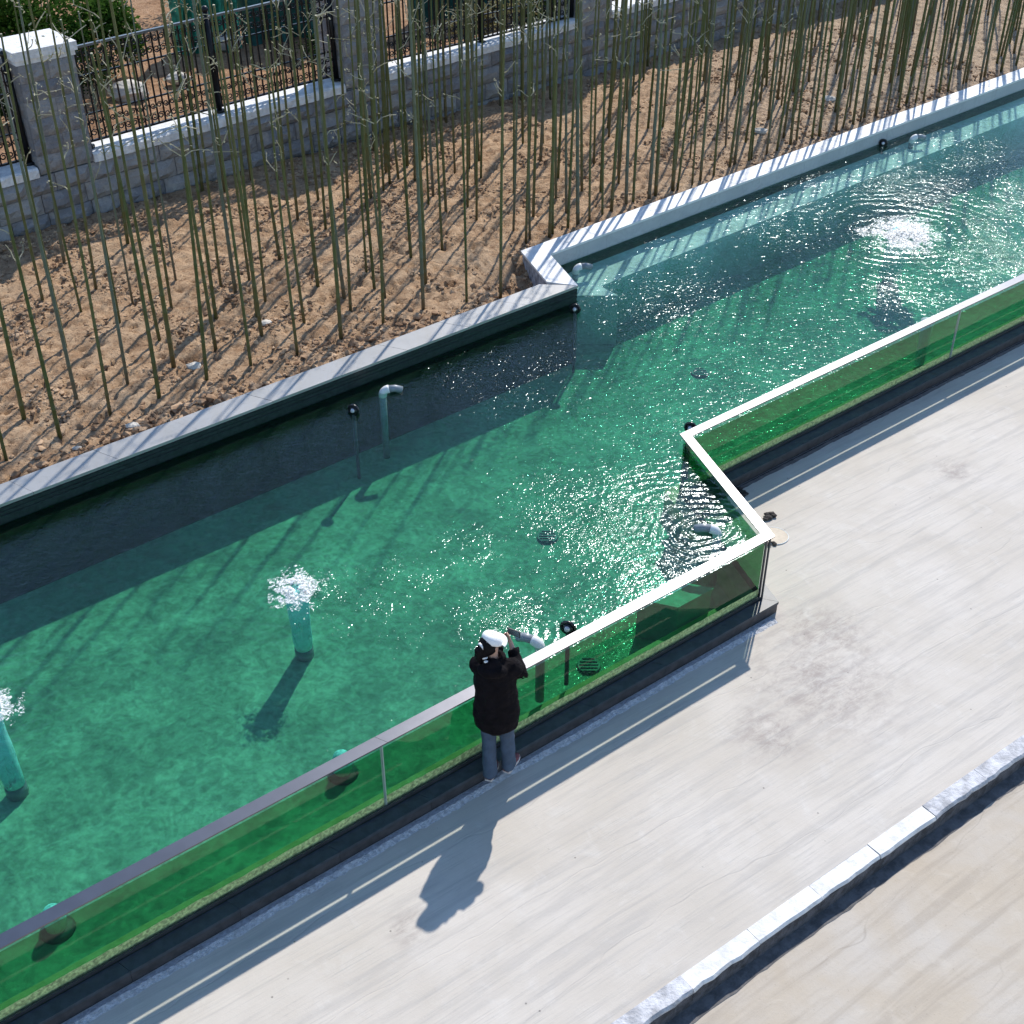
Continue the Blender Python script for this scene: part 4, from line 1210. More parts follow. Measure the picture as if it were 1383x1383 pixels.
def culm_mesh(seed):
    rs = random.Random(seed)
    H = rs.uniform(3.8, 4.9); r0 = rs.uniform(0.019, 0.031)
    bx, by = rs.gauss(0, 0.035), rs.gauss(0, 0.035)
    lx, ly = rs.gauss(0, 0.016), rs.gauss(0, 0.014)
    def at(z):
        u = z / H
        return Vector((lx * z + bx * math.sin(u * 2.6) * 1.2, ly * z + by * math.sin(u * 2.4) * 1.2, z))
    b = MB(); pts = []; rad = []
    z = -0.12; k = 0; nodes = []
    pts.append(at(z)); rad.append(r0)
    z = rs.uniform(0.08, 0.2)
    while z < H:
        r = r0 * (1 - 0.52 * z / H)
        pts += [at(z - 0.012), at(z), at(z + 0.012)]; rad += [r * 0.97, r * 1.17, r * 0.97]
        nodes.append(z)
        z += 0.16 + 0.16 * min(1, z / 1.6) + rs.uniform(-0.02, 0.02)
    pts.append(at(H)); rad.append(r0 * 0.47)
    b.tube(pts, rad, 6, True)
    # twigs with a few leaves near the top
    tb = MB(); lb = MB(); green = rs.random() < 0.12
    for zn in nodes:
        if zn < H * 0.5 or rs.random() < 0.5: continue
        for _ in range(rs.choice((1, 1, 2))):
            a = rs.uniform(0, 6.28); p = at(zn)
            L = rs.uniform(0.18, 0.42)
            d = Vector((math.cos(a), math.sin(a), rs.uniform(0.5, 1.1))).normalized()
            q = [p]; 
            for s_ in range(3):
                d = (d + Vector((rs.gauss(0, .3), rs.gauss(0, .3), rs.gauss(0, .25)))).normalized(); q.append(q[-1] + d * L / 3)
            tb.tube(q, [0.008, 0.007, 0.006, 0.005], 3, False)
            for s_ in range(rs.choice((3, 5, 7))):
                c = q[rs.choice((1, 2, 3, 3))] + Vector((rs.gauss(0, .03), rs.gauss(0, .03), rs.gauss(0, .03)))
                u = Vector((rs.gauss(0, 1), rs.gauss(0, 1), rs.gauss(0, .6))).normalized(); w = u.cross(Vector((rs.gauss(0, 1), rs.gauss(0, 1), 1))).normalized()
                l = rs.uniform(0.02, 0.05)
                lb.add([c, c + u * l * .5 + w * l * .22, c + u * l, c + u * l * .5 - w * l * .22], [(0, 1, 2, 3)])
    top = MB(); top.tube([at(H), at(H) + Vector((0, 0, 0.008))], r0 * 0.5, 6)
    return (b.mesh('culm', M['bamboo'], True), tb.mesh('twigs', M['twig']), lb.mesh('leaves', M['green_leaf'] if green else M['dry_leaf']), top.mesh('cut_top', M['cut']), H)
variants = [culm_mesh(100 + k) for k in range(16)]
near_lab = {
    0: 'lowest bamboo stem at the left edge of the soil bed', 2: 'bamboo stem rooted nearest the grey kerb at far left', 4: 'bamboo stem with a dark soil hole at its foot near the left kerb end',
    8: 'thick grey-green bamboo stem rooted close to the kerb, long and leaning left', 25: 'bamboo stem rooted beside the kerb left of the white pipe elbow', 31: 'straight bamboo stem just above the kerb at the middle of the grey kerb',
    33: 'single bamboo stem above the grey kerb right of its middle', 35: 'second bamboo stem left of the white kerb corner', 36: 'bamboo stem nearest the hole at the white kerb corner', 50: 'left stem of the pair just behind the white kerb corner', 51: 'right stem of the pair just behind the white kerb corner'}
G = 'bamboo stems planted in the soil bed behind the pool'
allb = BAM + extra
def kerb_gap(x, y):
    best = 1e9
    for q0, q1 in zip(KERB, KERB[1:]):
        dx, dy = q1[0] - q0[0], q1[1] - q0[1]; u = max(0, min(1, ((x - q0[0]) * dx + (y - q0[1]) * dy) / (dx * dx + dy * dy)))
        best = min(best, math.hypot(x - q0[0] - dx * u, y - q0[1] - dy * u))
    return best
ONES = ['', 'first', 'second', 'third', 'fourth', 'fifth', 'sixth', 'seventh', 'eighth', 'ninth', 'tenth', 'eleventh', 'twelfth', 'thirteenth', 'fourteenth', 'fifteenth', 'sixteenth', 'seventeenth', 'eighteenth', 'nineteenth']
TENS = {2: ('twentieth', 'twenty'), 3: ('thirtieth', 'thirty'), 4: ('fortieth', 'forty'), 5: ('fiftieth', 'fifty'), 6: ('sixtieth', 'sixty'), 7: ('seventieth', 'seventy'), 8: ('eightieth', 'eighty'), 9: ('ninetieth', 'ninety')}
def ordinal(n):
    if n < 20: return ONES[n]
    return TENS[n // 10][0] if n % 10 == 0 else TENS[n // 10][1] + '-' + ONES[n % 10]
rows_ = {}
for i, (x, y) in enumerate(allb):
    g_ = kerb_gap(x, y); w_ = -((x - WB0[0]) * WN[0] + (y - WB0[1]) * WN[1])
    kerbname = 'grey' if x < 0.35 and y < 17.9 or (x < -0.4) else 'white'
    f_ = g_ / (g_ + w_)
    zone = 'row nearest the %s kerb' % kerbname if f_ < 0.22 else 'second row behind the %s kerb' % kerbname if f_ < 0.42 else 'middle row behind the %s kerb' % kerbname if f_ < 0.66 else 'row nearest the stone wall, %s kerb side' % kerbname
    rows_.setdefault(zone, []).append(i)
LAB = {}
for zone, ii in rows_.items():
    ii.sort(key=lambda i: allb[i][0] / max(allb[i][1], 1))
    for k, i in enumerate(ii): LAB[i] = '%s bamboo stem from the left in the %s' % (ordinal(k + 1), zone)
for i, (x, y) in enumerate(allb):
    if i == 8: cm = variants[3]
    else: cm = variants[rsb.randrange(len(variants))]
    z = soil_z(x, y)
    if i in near_lab: lab = near_lab[i]
    else: lab = LAB[i]
    rt = thing('bamboo', lab, 'bamboo', (x, y, z), G)
    a = rsb.uniform(0, 6.28); rt.rotation_euler = (rsb.gauss(0, R(0.5)), rsb.gauss(0, R(0.5)), a)
    sc = rsb.uniform(0.88, 1.12); rt.scale = (sc, sc, rsb.uniform(0.92, 1.08))
    for nm, me in (('culm', cm[0]), ('twigs', cm[1]), ('leaves', cm[2]), ('cut_top', cm[3])):
        if nm in ('twigs', 'leaves') and len(me.polygons) == 0: continue
        o = bpy.data.objects.new(nm, me); COL.objects.link(o); o.parent = rt
        if nm in ('twigs', 'leaves'): o['kind'] = 'stuff'

# ------------------------------------------------------------------ things in the pool
def pvc_elbow(loc, az, lab, z0=Z_FLOOR, r=0.045, reach=0.16, mat='pvc', head='pvc', top=Z_WATER + 0.035):
    x, y = loc
    rt = thing('water_inlet_pipe', lab, 'pipe', (x, y, z0))
    dx, dy = math.sin(R(az)), math.cos(R(az))
    b = MB(); b.tube([(x, y, z0), (x, y, top - 0.09)], r, 12); part(b, 'riser', M[mat], rt, True)
    pts = [(x, y, top - 0.10)]
    for k in range(7):
        a = k / 6 * math.pi / 2
        pts.append((x + dx * 0.085 * (1 - math.cos(a)), y + dy * 0.085 * (1 - math.cos(a)), top - 0.085 + 0.085 * math.sin(a)))
    b = MB(); b.tube(pts, r * 1.18, 12); part(b, 'elbow', M[head], rt, True)
    b = MB(); b.tube([(x + dx * 0.08, y + dy * 0.08, top), (x + dx * (0.08 + reach * .5), y + dy * (0.08 + reach * .5), top), (x + dx * (0.085 + reach), y + dy * (0.085 + reach), top - 0.03)], r * 1.02, 12); part(b, 'spout', M['pvc_grey'] if head == 'pvc' else M['pvc'], rt, True)
    b = MB(); ex = 0.088 + reach
    b.tube([(x + dx * (ex - 0.012), y + dy * (ex - 0.012), top - 0.03), (x + dx * ex, y + dy * ex, top - 0.034)], r * 0.85, 12); part(b, 'mouth', M['black_plastic'], rt, True)
    return rt
pvc_elbow((0.27, 9.28), -62, 'white and grey inlet elbow in the water just right of the person', 0.165, mat='pvc_grey')
pvc_elbow((2.19, 11.10), -80, 'white inlet elbow in the corner of the pool by the glass turn', 0.165, mat='pvc_grey')
pvc_elbow((-1.62, 14.06), 80, 'white inlet elbow breaking the water below the middle of the grey kerb', mat='pvc_grey', head='pvc')
pvc_elbow((0.94, 17.66), 75, 'grey inlet elbow tucked inside the white kerb corner', 0.70, mat='pvc_grey')
pvc_elbow((7.32, 23.25), 80, 'small white inlet elbow by the white kerb at the far right', 0.70, mat='pvc_grey')
def pool_lamp(loc, az, lab, z0=0.165, r=0.065, h=0.05):
    x, y = loc; top = Z_WATER + h
    rt = thing('pool_lamp', lab, 'lamp', (x, y, z0))
    dx, dy = math.sin(R(az)), math.cos(R(az))
    b = MB(); b.tube([(x, y, z0), (x, y, top - 0.05)], 0.022, 8); part(b, 'stem', M['steel_dark'], rt, True)
    b = MB(); pts = []
    for k in range(13):
        a = k / 12 * 2 * math.pi
        pts.append((x + dy * r * math.cos(a), y - dx * r * math.cos(a), top - 0.02 + r * math.sin(a)))
    b.tube(pts, 0.017, 6, False); part(b, 'hoop', M['black_plastic'], rt, True)
    b = MB(); b.tube([(x - dx * 0.04, y - dy * 0.04, top - 0.03), (x + dx * 0.03, y + dy * 0.03, top - 0.015)], [r * 0.8, r * 0.72], 12); part(b, 'housing', M['black_plastic'], rt, True)
    b = MB(); b.tube([(x + dx * 0.031, y + dy * 0.031, top - 0.014), (x + dx * 0.036, y + dy * 0.036, top - 0.012)], r * 0.42, 10); part(b, 'lens', M['lens'], rt, True)
pool_lamp((0.54, 9.50), 200, 'black hoop-shaped pool lamp right of the inlet elbow near the person', r=0.07)
pool_lamp((2.13, 13.16), 200, 'black pool lamp poking up behind the rail at its inner corner')
pool_lamp((-1.93, 13.57), 200, 'black pool lamp in the shaded water left of the white elbow', z0=Z_FLOOR)
pool_lamp((0.88, 16.30), 200, 'black pool lamp under the tip of the grey kerb', z0=Z_FLOOR)
pool_lamp((6.72, 22.95), 200, 'black pool lamp near the white kerb at the far right', z0=0.7)

def jet(loc, foot, r, lab, seed, nf):
    x, y = loc
    rt = thing('fountain_jet', lab, 'fountain', (foot[0], foot[1], Z_FLOOR))
    rs = random.Random(seed)
    b = MB(); b.tube([(foot[0], foot[1], Z_FLOOR), (foot[0], foot[1], Z_FLOOR + 0.12)], 0.10, 12); part(b, 'nozzle', M['pvc_grey'], rt, True)
    pts = []; rad = []
    for k in range(9):
        u = k / 8
        pts.append((foot[0] + (x - foot[0]) * u, foot[1] + (y - foot[1]) * u, Z_FLOOR + 0.12 + (Z_WATER - 0.03 - Z_FLOOR - 0.12) * u)); rad.append(min(r, 0.45) * (0.36 + 0.10 * u) * rs.uniform(0.94, 1.06))
    b = MB(); b.tube(pts, rad, 14); part(b, 'bubble_column', M['plume'], rt, True)
    # foam cap: bumpy dome with ragged skirt
    fb = MB()
    for k in range(nf):
        a = rs.uniform(0, 6.283)
        core = rs.random() < 0.62
        lim = r * (0.80 + 0.34 * mnoise.noise(Vector((math.cos(a) * 1.7, math.sin(a) * 1.7, seed * 3.1))))
        d = lim * (rs.random() ** 0.6 if core else rs.uniform(0.6, 1.55))
        dens = mnoise.noise(Vector((x + math.cos(a) * d, y + math.sin(a) * d, seed)) * 9.0)
        if dens < (-0.25 if core else 0.05) : continue
        hgt = 0.05 * max(0, 1 - (d / (r * 0.6)) ** 2)
        s_ = rs.uniform(0.003, 0.010) * (1.2 if core else 0.8) * (1.35 if r > 0.4 else 1.0)
        px, py, pz = x + math.cos(a) * d, y + math.sin(a) * d, Z_WATER + 0.002 + hgt * rs.uniform(0.0, 1.0) + (rs.random() < 0.05) * rs.uniform(0, 0.16)
        o = len(fb.v); e = rs.uniform(0, 6.28); ce, se = math.cos(e), math.sin(e)
        el = rs.uniform(0.8, 2.6)
        vv = [(-1, -1, -.3), (1, -1, -.3), (1, 1, -.3), (-1, 1, -.3), (0, 0, 0.6)]
        fb.v += [(px + (vx * el * ce - vy * se) * s_, py + (vx * el * se + vy * ce) * s_, pz + vz * s_ * 0.8) for vx, vy, vz in vv]
        fb.f += [(o, o + 1, o + 4), (o + 1, o + 2, o + 4), (o + 2, o + 3, o + 4), (o + 3, o, o + 4)]; fb.mi += [0] * 4
    o = part(fb, 'foam', M['foam'], rt, True); o['kind'] = 'stuff'
jet((-2.17, 10.13), (-2.18, 10.22), 0.26, 'foaming fountain jet over a turquoise column left of the person', 1, 4600)
jet((6.11, 18.95), (6.11, 19.30), 0.54, 'wide foaming fountain jet with white ring at the upper right of the pool', 2, 19000)
jet((-4.72, 8.42), (-4.60, 8.30), 0.26, 'fountain jet cut by the left edge of the photo', 3, 4500)
def jet_image_column(loc, lab, r=0.085):
    rt = thing('refracted_jet_column', lab, 'pipe', (*loc, 0.165))  # added column stands in for the far jet's image bent by the glass
    b = MB(); b.tube([(*loc, 0.165), (loc[0], loc[1], 0.84)], [r * 0.8, r], 12); part(b, 'shaft', M['plume'], rt, True)
    b = MB(); b.tube([(loc[0], loc[1], 0.842), (loc[0], loc[1], 0.87)], r * 1.12, 12); part(b, 'collar', M['pvc'], rt, True)
jet_image_column((5.72, 16.02), 'turquoise column added for the refracted jet image behind the glass at far right')
pb = offset(RAIL, 0.26); pc2 = offset(RAIL, 0.62); ub = 1 - 0.92 / dist2(RAIL[0], RAIL[1]); ue = 1 - 0.42 / dist2(RAIL[0], RAIL[1])
q = [lerp2(pb[0], pb[1], ub), lerp2(pb[0], pb[1], ue), lerp2(pc2[0], pc2[1], ue), lerp2(pc2[0], pc2[1], ub)]
rt = thing('teal_corner_box', 'dark teal submerged box behind the glass beside the corner post', 'box', (*q[0], Z_FLOOR))  # box fills in the teal patch behind the corner glass
b = MB(); b.prism(q, Z_FLOOR + 0.001, 0.40); part(b, 'casing', M['teal_box'], rt)
q5 = [lerp2(q[0], q[2], -0.03), lerp2(q[1], q[3], -0.03), lerp2(q[2], q[0], -0.03), lerp2(q[3], q[1], -0.03)]
b = MB(); b.prism(q5, 0.401, 0.43); part(b, 'box_lid', M['teal_box'], rt)
def drain(loc, lab, z=Z_FLOOR, r=0.13):
    rt = thing('floor_drain', lab, 'drain', (*loc, z))
    b = MB(); b.tube([(*loc, z + 0.004), (loc[0], loc[1], z + 0.03)], [r, r * 0.92], 20); part(b, 'rim', M['drain'], rt)
    for k in range(5):
        w = math.sqrt(max(0.01, 1 - ((k - 2) / 2.6) ** 2)) * r * 1.5
        b = MB(); b.box((loc[0], loc[1] + (k - 2) * r * 0.36, z + 0.036), (w, r * 0.14, 0.012)); part(b, 'slat', M['drain'], rt)
drain((0.42, 12.30), 'round drain on the pool floor left of the glass corner')
drain((2.69, 16.25), 'round drain on the pool floor above the inner rail corner')
drain((0.80, 10.05), 'round drain added for the refracted drain image in the glass right of the person')  # added copy of the floor drain where refraction would shift its image
def jet_image_dome(loc, lab):
    rt = thing('refracted_jet_dome', lab, 'fountain', (*loc, Z_FLOOR))  # added dome stands in for a fountain jet's refracted image
    b = MB(); b.tube([(*loc, Z_FLOOR), (loc[0], loc[1], Z_FLOOR + 0.05)], [0.15, 0.13], 16); part(b, 'base', M['drain'], rt, True)
    b = MB(); b.loft([(Vector((loc[0], loc[1], Z_FLOOR + 0.052)), 0.09, 0.09, None), (Vector((loc[0], loc[1], Z_FLOOR + 0.18)), 0.095, 0.095, None), (Vector((loc[0], loc[1], Z_FLOOR + 0.26)), 0.07, 0.07, None), (Vector((loc[0], loc[1], Z_FLOOR + 0.29)), 0.02, 0.02, None)], 14); part(b, 'bubble_dome', M['plume'], rt, True)
jet_image_dome((-1.60, 8.55), 'turquoise dome added for the refracted jet image in the glass left of the rail joint')
jet_image_dome((-3.80, 6.80), 'turquoise dome added for the refracted jet image in the glass at the lower left')

# ------------------------------------------------------------------ odds and ends on the pavement
b = MB(); b.tube([(3.07, 12.20, 0.004), (3.07, 12.20, 0.010)], 0.165, 28)
o = b.obj('round_cover', [M['lid']]); place_base(o, (3.07, 12.20, 0)); 
rt = thing('floor_cover', 'round beige cover with pale rim on the pavement beside the glass corner', 'cover', (3.07, 12.20, 0))
o.parent = rt; o.location = (0, 0, 0); o.name = 'disc'
b = MB(); pts = [(3.07 + 0.17 * math.cos(k / 28 * 6.2832), 12.20 + 0.17 * math.sin(k / 28 * 6.2832), 0.008) for k in range(29)]
b.tube(pts, 0.006, 5, False); part(b, 'rim', M['pvc'], rt)
def rag(x, y, r, lab, seed):
    rs = random.Random(seed); b = MB()
    for k in range(7):
        b.ball((x + rs.gauss(0, r * .5), y + rs.gauss(0, r * .5), r * .3), r * rs.uniform(.35, .6), 7, 5, (1.3, .8, .6), jit=.2)
    o = b.obj('crumpled_rag', M['rag']); place_base(o, (x, y, 0)); tag(o, lab, 'rag')
rag(3.06, 12.57, 0.075, 'dark brown crumpled rag on the pavement above the round cover', 1)
rag(2.99, 12.03, 0.05, 'small dark rag at the lower edge of the round cover', 2)
rag(2.80, 13.05, 0.07, 'dark rag in the shade at the inner foot of the glass corner', 3)
b = MB()
cpp = offset(RAIL, -0.06)[1]

# ------------------------------------------------------------------ the person
PX, PY, PZ = -0.10, 8.37, Z_PL
per = thing('person', 'person in a long black coat, jeans and white cap photographing the pool from the plinth', 'person', (PX, PY, PZ))
per.scale = (0.92, 0.95, 0.968)
per.rotation_euler = (0, R(-2.5), R(-8))
def plocal(mb_, name, mats, smooth=True, mods=()):
    o = mb_.obj(name, mats, per, smooth)
    for typ, kw in mods:
        m = o.modifiers.new(typ.lower(), typ)
        for k, v in kw.items(): setattr(m, k, v)
    return o
FL = Vector((-0.095, -0.10, 0)); FR = Vector((0.075, 0.02, 0))
HC = Vector((-0.025, 0.05, 1.535))          # head centre
hand_r = Vector((0.125, 0.235, 1.425)); elb_r = Vector((0.235, 0.05, 1.19)); sho_r = Vector((0.165, 0.02, 1.315))
hand_l = Vector((0.03, 0.27, 1.40)); elb_l = Vector((-0.10, 0.25, 1.12)); sho_l = Vector((-0.165, 0.02, 1.315))
# continuous body: skeleton grown with the skin modifier, rooted at the pelvis
sk_v = []; sk_e = []; sk_r = []
def sv(p, r, par=None):
    sk_v.append(tuple(p)); sk_r.append(r)
    if par is not None: sk_e.append((par, len(sk_v) - 1))
    return len(sk_v) - 1
pel = sv((0, 0, 0.86), (0.13, 0.10)); wst = sv((0, 0.005, 1.02), (0.115, 0.085), pel); chs = sv((0, 0.015, 1.22), (0.14, 0.10), wst)
nkb = sv((0, 0.02, 1.36), (0.06, 0.06), chs); nk = sv((-0.01, 0.03, 1.42), (0.048, 0.05), nkb)
h1 = sv((-0.02, 0.045, 1.49), (0.068, 0.075), nk); h2 = sv((-0.025, 0.05, 1.56), (0.080, 0.088), h1); h3 = sv((-0.025, 0.045, 1.62), (0.066, 0.075), h2)
for sho, elb, hand, sgn in ((sho_r, elb_r, hand_r, 1), (sho_l, elb_l, hand_l, -1)):
    a = sv(sho, (0.055, 0.055), chs); e = sv(elb, (0.042, 0.042), a); f = sv(elb.lerp(hand, 0.55), (0.036, 0.036), e)
    w = sv(elb.lerp(hand, 0.88), (0.024, 0.028), f); pm = sv(hand, (0.020, 0.036), w)
    dirh = (hand - elb).normalized(); acr = Vector((-sgn * 0.6, 0.8, 0)).normalized()
    for k in range(4):
        off_ = (k - 1.5) * 0.019
        ln = (0.030, 0.034, 0.032, 0.025)[k]
        base = hand + dirh * 0.028 + Vector((0, 0.3, -1)).normalized() * off_
        p1 = sv(base + acr * 0.012, (0.0095, 0.0095), pm); p2 = sv(base + acr * (0.016 + ln * .8) + dirh * 0.012, (0.0085, 0.0085), p1)
        p3 = sv(base + acr * (0.02 + ln * 1.4) - dirh * 0.006, (0.0075, 0.0075), p2)
    tb_ = sv(hand + acr * 0.022 - dirh * 0.01 + Vector((0, 0, -0.022)), (0.011, 0.011), pm); sv(hand + acr * 0.052 + dirh * 0.006 + Vector((0, 0, -0.03)), (0.009, 0.009), tb_)
for ft, sgn in ((FL, -1), (FR, 1)):
    hp = sv((sgn * 0.085, 0, 0.80), (0.088, 0.088), pel); kn = sv((ft.x * 1.0, ft.y * 0.5 + 0.015, 0.45), (0.055, 0.058), hp)
    ca = sv((ft.x, ft.y * .8, 0.30), (0.050, 0.052), kn); an = sv((ft.x, ft.y, 0.09), (0.033, 0.036), ca); sv((ft.x + 0.01, ft.y + 0.12, 0.04), (0.034, 0.025), an)
me = bpy.data.meshes.new('body'); me.from_pydata(sk_v, sk_e, [])
body = bpy.data.objects.new('body', me); COL.objects.link(body); body.parent = per; me.materials.append(M['skin'])
sm = body.modifiers.new('skin', 'SKIN'); sm.use_smooth_shade = True; sm.branch_smoothing = 0.4
if not me.skin_vertices: bpy.context.view_layer.update()
for i, r in enumerate(sk_r): me.skin_vertices[0].data[i].radius = r
me.skin_vertices[0].data[0].use_root = True
ss = body.modifiers.new('subsurf', 'SUBSURF'); ss.levels = 1; ss.render_levels = 1
# coat: torso loft plus sleeves and hood, fused by a voxel remesh
b = MB()
T = lambda x, y, z, rx, ry: (Vector((x, y, z)), rx, ry, None)
b.loft([T(-0.015, -0.015, 0.585, 0.150, 0.13), T(-0.012, -0.015, 0.64, 0.215, 0.168), T(-0.006, -0.012, 0.76, 0.232, 0.178), T(0, -0.008, 0.90, 0.222, 0.168), T(0, -0.004, 1.04, 0.205, 0.152),
        T(0, 0, 1.18, 0.205, 0.145), T(0, 0.005, 1.28, 0.198, 0.130), T(0, 0.012, 1.345, 0.155, 0.108), T(0.0, 0.02, 1.395, 0.085, 0.085)], 22)
for sho, elb, hand, sgn in ((sho_r, elb_r, hand_r, 1), (sho_l, elb_l, hand_l, -1)):
    b.tube([sho + Vector((-sgn * 0.06, 0, -0.01)), sho, sho.lerp(elb, 0.5) + Vector((sgn * 0.008, 0, -0.01)), elb + Vector((sgn * 0.012, -0.012, -0.012)), elb.lerp(hand, 0.35), elb.lerp(hand, 0.72)], [0.075, 0.088, 0.080, 0.074, 0.066, 0.054], 12)
    b.tube([elb.lerp(hand, 0.64), elb.lerp(hand, 0.76)], [0.062, 0.060], 12)
b.ball((-0.005, -0.075, 1.335), 0.115, 14, 9, (1.25, 0.78, 0.62)); b.ball((-0.01, -0.06, 1.395), 0.08, 12, 8, (1.2, 0.75, 0.6))
for k in range(14):
    a = k / 14 * 6.283; a2 = (k + 1) / 14 * 6.283
    b.tube([(0.004 + 0.085 * math.cos(a), 0.03 + 0.075 * math.sin(a), 1.40), (0.004 + 0.085 * math.cos(a2), 0.03 + 0.075 * math.sin(a2), 1.40)], 0.026, 6)
coat = plocal(b, 'coat', M['coat'], True, (('REMESH', dict(mode='VOXEL', voxel_size=0.012, use_smooth_shade=True)),))
tx = bpy.data.textures.new('cloth_folds', 'CLOUDS'); tx.noise_scale = 0.11; tx.noise_depth = 2
dm = coat.modifiers.new('folds', 'DISPLACE'); dm.texture = tx; dm.strength = 0.035; dm.mid_level = 0.5; dm.texture_coords = 'LOCAL'
b = MB()
for zz in (0.94,):
    for k in range(22):
        pass
for ft, sgn in ((FL, -1), (FR, 1)):
    b.loft([(Vector((ft.x, ft.y + 0.012, 0.035)), 0.078, 0.092, None), (Vector((ft.x, ft.y * .95 + 0.01, 0.10)), 0.074, 0.086, None), (Vector((ft.x, ft.y * 0.8 + 0.008, 0.28)), 0.072, 0.080, None), (Vector((ft.x * 1.0, ft.y * 0.5 + 0.012, 0.46)), 0.074, 0.080, None),
            (Vector((sgn * 0.088, 0.0, 0.68)), 0.098, 0.102, None), (Vector((sgn * 0.075, 0, 0.86)), 0.112, 0.115, None)], 14)
jeans = plocal(b, 'jeans', M['denim'], True, (('REMESH', dict(mode='VOXEL', voxel_size=0.011, use_smooth_shade=True)),))
dm = jeans.modifiers.new('folds', 'DISPLACE'); dm.texture = tx; dm.strength = 0.02; dm.texture_coords = 'LOCAL'
for ft, rz in ((FL, -0.15), (FR, -0.35)):
    Rm = Matrix.Rotation(rz, 3, 'Z')
    b = MB()
    prof = [(-0.075, 0.030, 0.042), (-0.055, 0.040, 0.060), (0.0, 0.040, 0.075), (0.06, 0.042, 0.058), (0.12, 0.044, 0.040), (0.165, 0.034, 0.032), (0.185, 0.016, 0.020)]
    vs = []; n = 10
    for (yy, hw, hh) in prof:
        for k in range(n):
            a = math.pi * k / (n - 1)
            vs.append(ft + Rm @ Vector((hw * math.cos(a), yy + 0.01, 0.018 + hh * math.sin(a) ** 0.7)))
    fs = [(i * n + k, i * n + k + 1, (i + 1) * n + k + 1, (i + 1) * n + k) for i in range(len(prof) - 1) for k in range(n - 1)]
    fs += [tuple(range(n)), tuple((len(prof) - 1) * n + k for k in range(n - 1, -1, -1))]
    b.add(vs, fs); plocal(b, 'shoe', M['shoe'])
    b = MB(); vs = []
    for z_ in (0.0, 0.024):
        for (yy, hw, hh) in prof: vs.append(ft + Rm @ Vector((hw + 0.004, yy + 0.01, z_)))
        for (yy, hw, hh) in prof[::-1]: vs.append(ft + Rm @ Vector((-hw - 0.004, yy + 0.01, z_)))
    m_ = len(prof) * 2
    b.add(vs, [tuple(range(m_)), tuple(range(2 * m_ - 1, m_ - 1, -1))] + [(i, (i + 1) % m_, m_ + (i + 1) % m_, m_ + i) for i in range(m_)])
    plocal(b, 'sole', M['sole'], False)
# head dressing: the head is turned to the right, towards the raised hand
Hm = Matrix.Rotation(R(-46), 3, 'Z')
def hp(v): return HC + Hm @ Vector(v)
b = MB(); b.ball(hp((0, -0.036, 0.010)), 0.098, 16, 10, (0.95, 0.95, 1.04)); b.ball(hp((0.0, -0.085, -0.03)), 0.062, 12, 8, (1.0, 0.9, 1.3)); 
b.tube([hp((0, -0.10, 0.03)), hp((0.0, -0.145, 0.0)), hp((0, -0.150, -0.06)), hp((0, -0.135, -0.13)), hp((0, -0.12, -0.17))], [0.035, 0.040, 0.036, 0.026, 0.010], 9)
plocal(b, 'hair', M['hair'], True, (('REMESH', dict(mode='VOXEL', voxel_size=0.008, use_smooth_shade=True)),))
b = MB(); b.tube([hp((0, -0.095, 0.032)), hp((0, -0.118, 0.024))], 0.042, 10); plocal(b, 'hair_tie', M['hat'])
b = MB(); b.ball((-0.085, -0.035, 1.445), 0.030, 10, 7, (1.3, 0.7, 0.6)); b.ball((-0.055, -0.075, 1.43), 0.022, 10, 7, (1.2, 0.7, 0.6)); plocal(b, 'hood_trim', M['hat'])
b = MB()
Tm = Hm @ Matrix.Rotation(R(-20), 3, 'X')
rings = []
for k in range(9):
    u = k / 8
    rad = 0.107 * math.cos(u * 1.45) ** 0.6
    rings.append((hp((0, 0.018 + 0.006 * u, 0.030 + 0.088 * math.sin(u * 1.5))), max(rad, 0.01), max(rad * 1.0, 0.01), Tm))
b.loft(rings, 20)
for k in range(6):
    a = k / 6 * 6.283
    b.tube([hp((0.106 * math.cos(a) * c_, 0.01 + 0.11 * math.sin(a) * c_, 0.04 + 0.088 * s_)) for c_, s_ in ((1, 0.05), (0.86, 0.52), (0.55, 0.86), (0.1, 1.0))], 0.003, 4, False)
plocal(b, 'cap', M['hat'])
b = MB(); vs = []
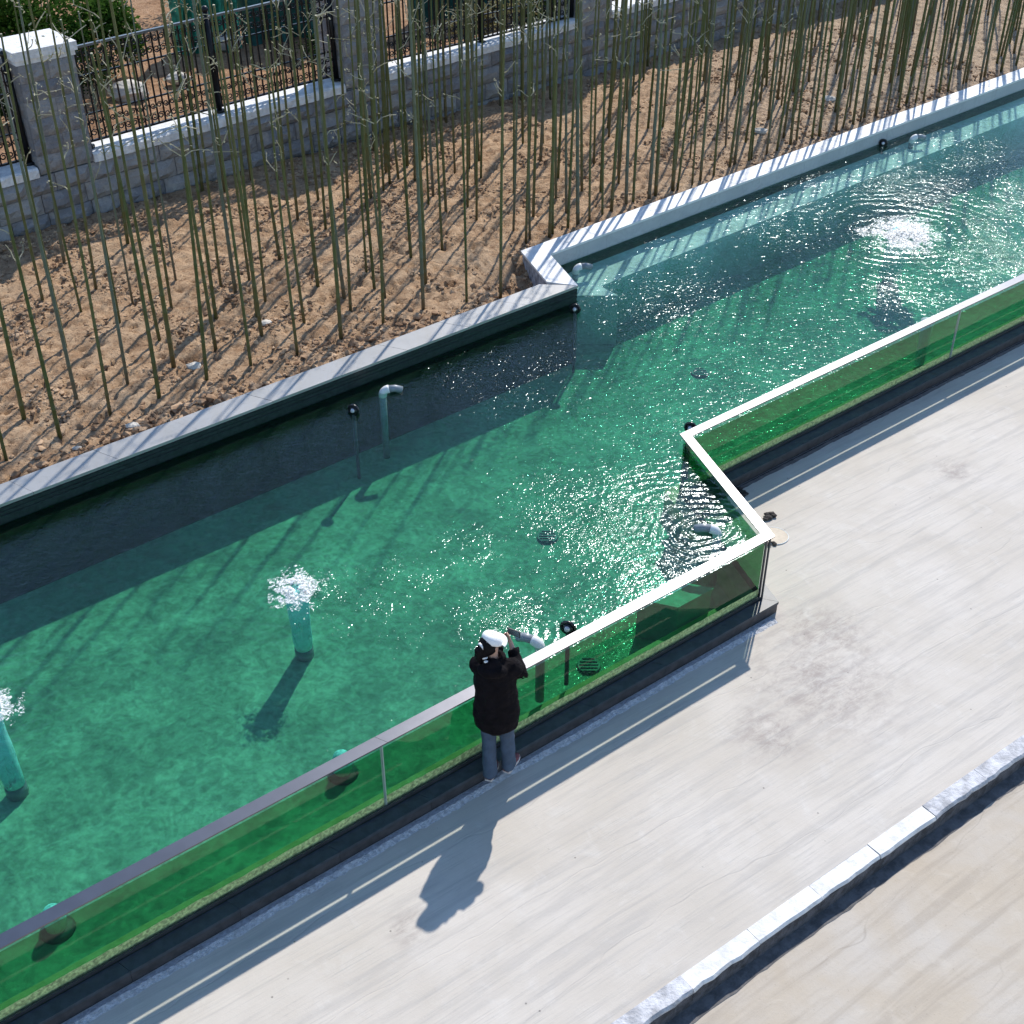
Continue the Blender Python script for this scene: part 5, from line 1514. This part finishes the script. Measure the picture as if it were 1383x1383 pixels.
for k in range(9):
    a = math.pi * (0.12 + 0.76 * k / 8)
    for (rr, dz) in ((0.098, 0.034), (0.120, 0.028), (0.142, 0.016)):
        vs.append(hp((rr * math.cos(a) * (0.98 if rr < 0.16 else 0.72), 0.012 + rr * math.sin(a) * 1.05, dz)))
o_ = len(vs); vs += [v + Vector((0, 0, -0.006)) for v in vs]
fs = [(k * 3 + j, k * 3 + j + 1, k * 3 + j + 4, k * 3 + j + 3) for k in range(8) for j in range(2)]
fs += [tuple(o_ + i for i in f[::-1]) for f in fs]
fs += [(k * 3 + 2, k * 3 + 2 + o_, k * 3 + 5 + o_, k * 3 + 5) for k in range(8)]
b.add(vs, fs); plocal(b, 'cap_brim', M['hat'])
# face details (mostly turned away)
b = MB(); b.ball(hp((0, 0.093, -0.012)), 0.014, 8, 6, (0.8, 1.1, 1.5)); plocal(b, 'nose', M['skin'])
for sx in (-1, 1):
    b = MB(); b.ball(hp((sx * 0.030, 0.082, 0.012)), 0.011, 8, 6); plocal(b, 'eye', M['hat'])
    b = MB(); b.ball(hp((sx * 0.078, 0.0, -0.005)), 0.022, 8, 6, (0.4, 0.8, 1.3)); plocal(b, 'ear', M['skin'])
b = MB(); b.ball(hp((0, 0.080, -0.048)), 0.018, 8, 6, (1.3, 0.4, 0.35)); plocal(b, 'mouth', M['shoe'])
# phone in the hands
mid = hand_r.lerp(hand_l, 0.5) + Vector((0.0, 0.03, 0.02))
mw = Matrix.Translation(Vector((PX, PY, PZ))) @ Matrix.Rotation(R(-8), 4, 'Z')
w = mw @ mid
ph = thing('phone', 'black phone held up in both hands by the person in the coat', 'phone', tuple(w))
dv = (hand_l - hand_r).normalized()
rm = Matrix.Rotation(R(-8), 3, 'Z') @ Matrix.Rotation(math.atan2(dv.y, dv.x), 3, 'Z')
b = MB(); b.box((0, 0, 0), (0.125, 0.010, 0.068), mat=rm); o = b.obj('case', M['black_plastic'], ph)
b = MB(); b.box(rm @ Vector((0, 0.0065, 0)), (0.117, 0.002, 0.060), mat=rm); o = b.obj('screen', M['drain'], ph)
b = MB(); b.tube([rm @ Vector((-0.045, -0.006, 0.02)), rm @ Vector((-0.045, -0.011, 0.02))], 0.009, 8); o = b.obj('camera_lens', M['lens'], ph)
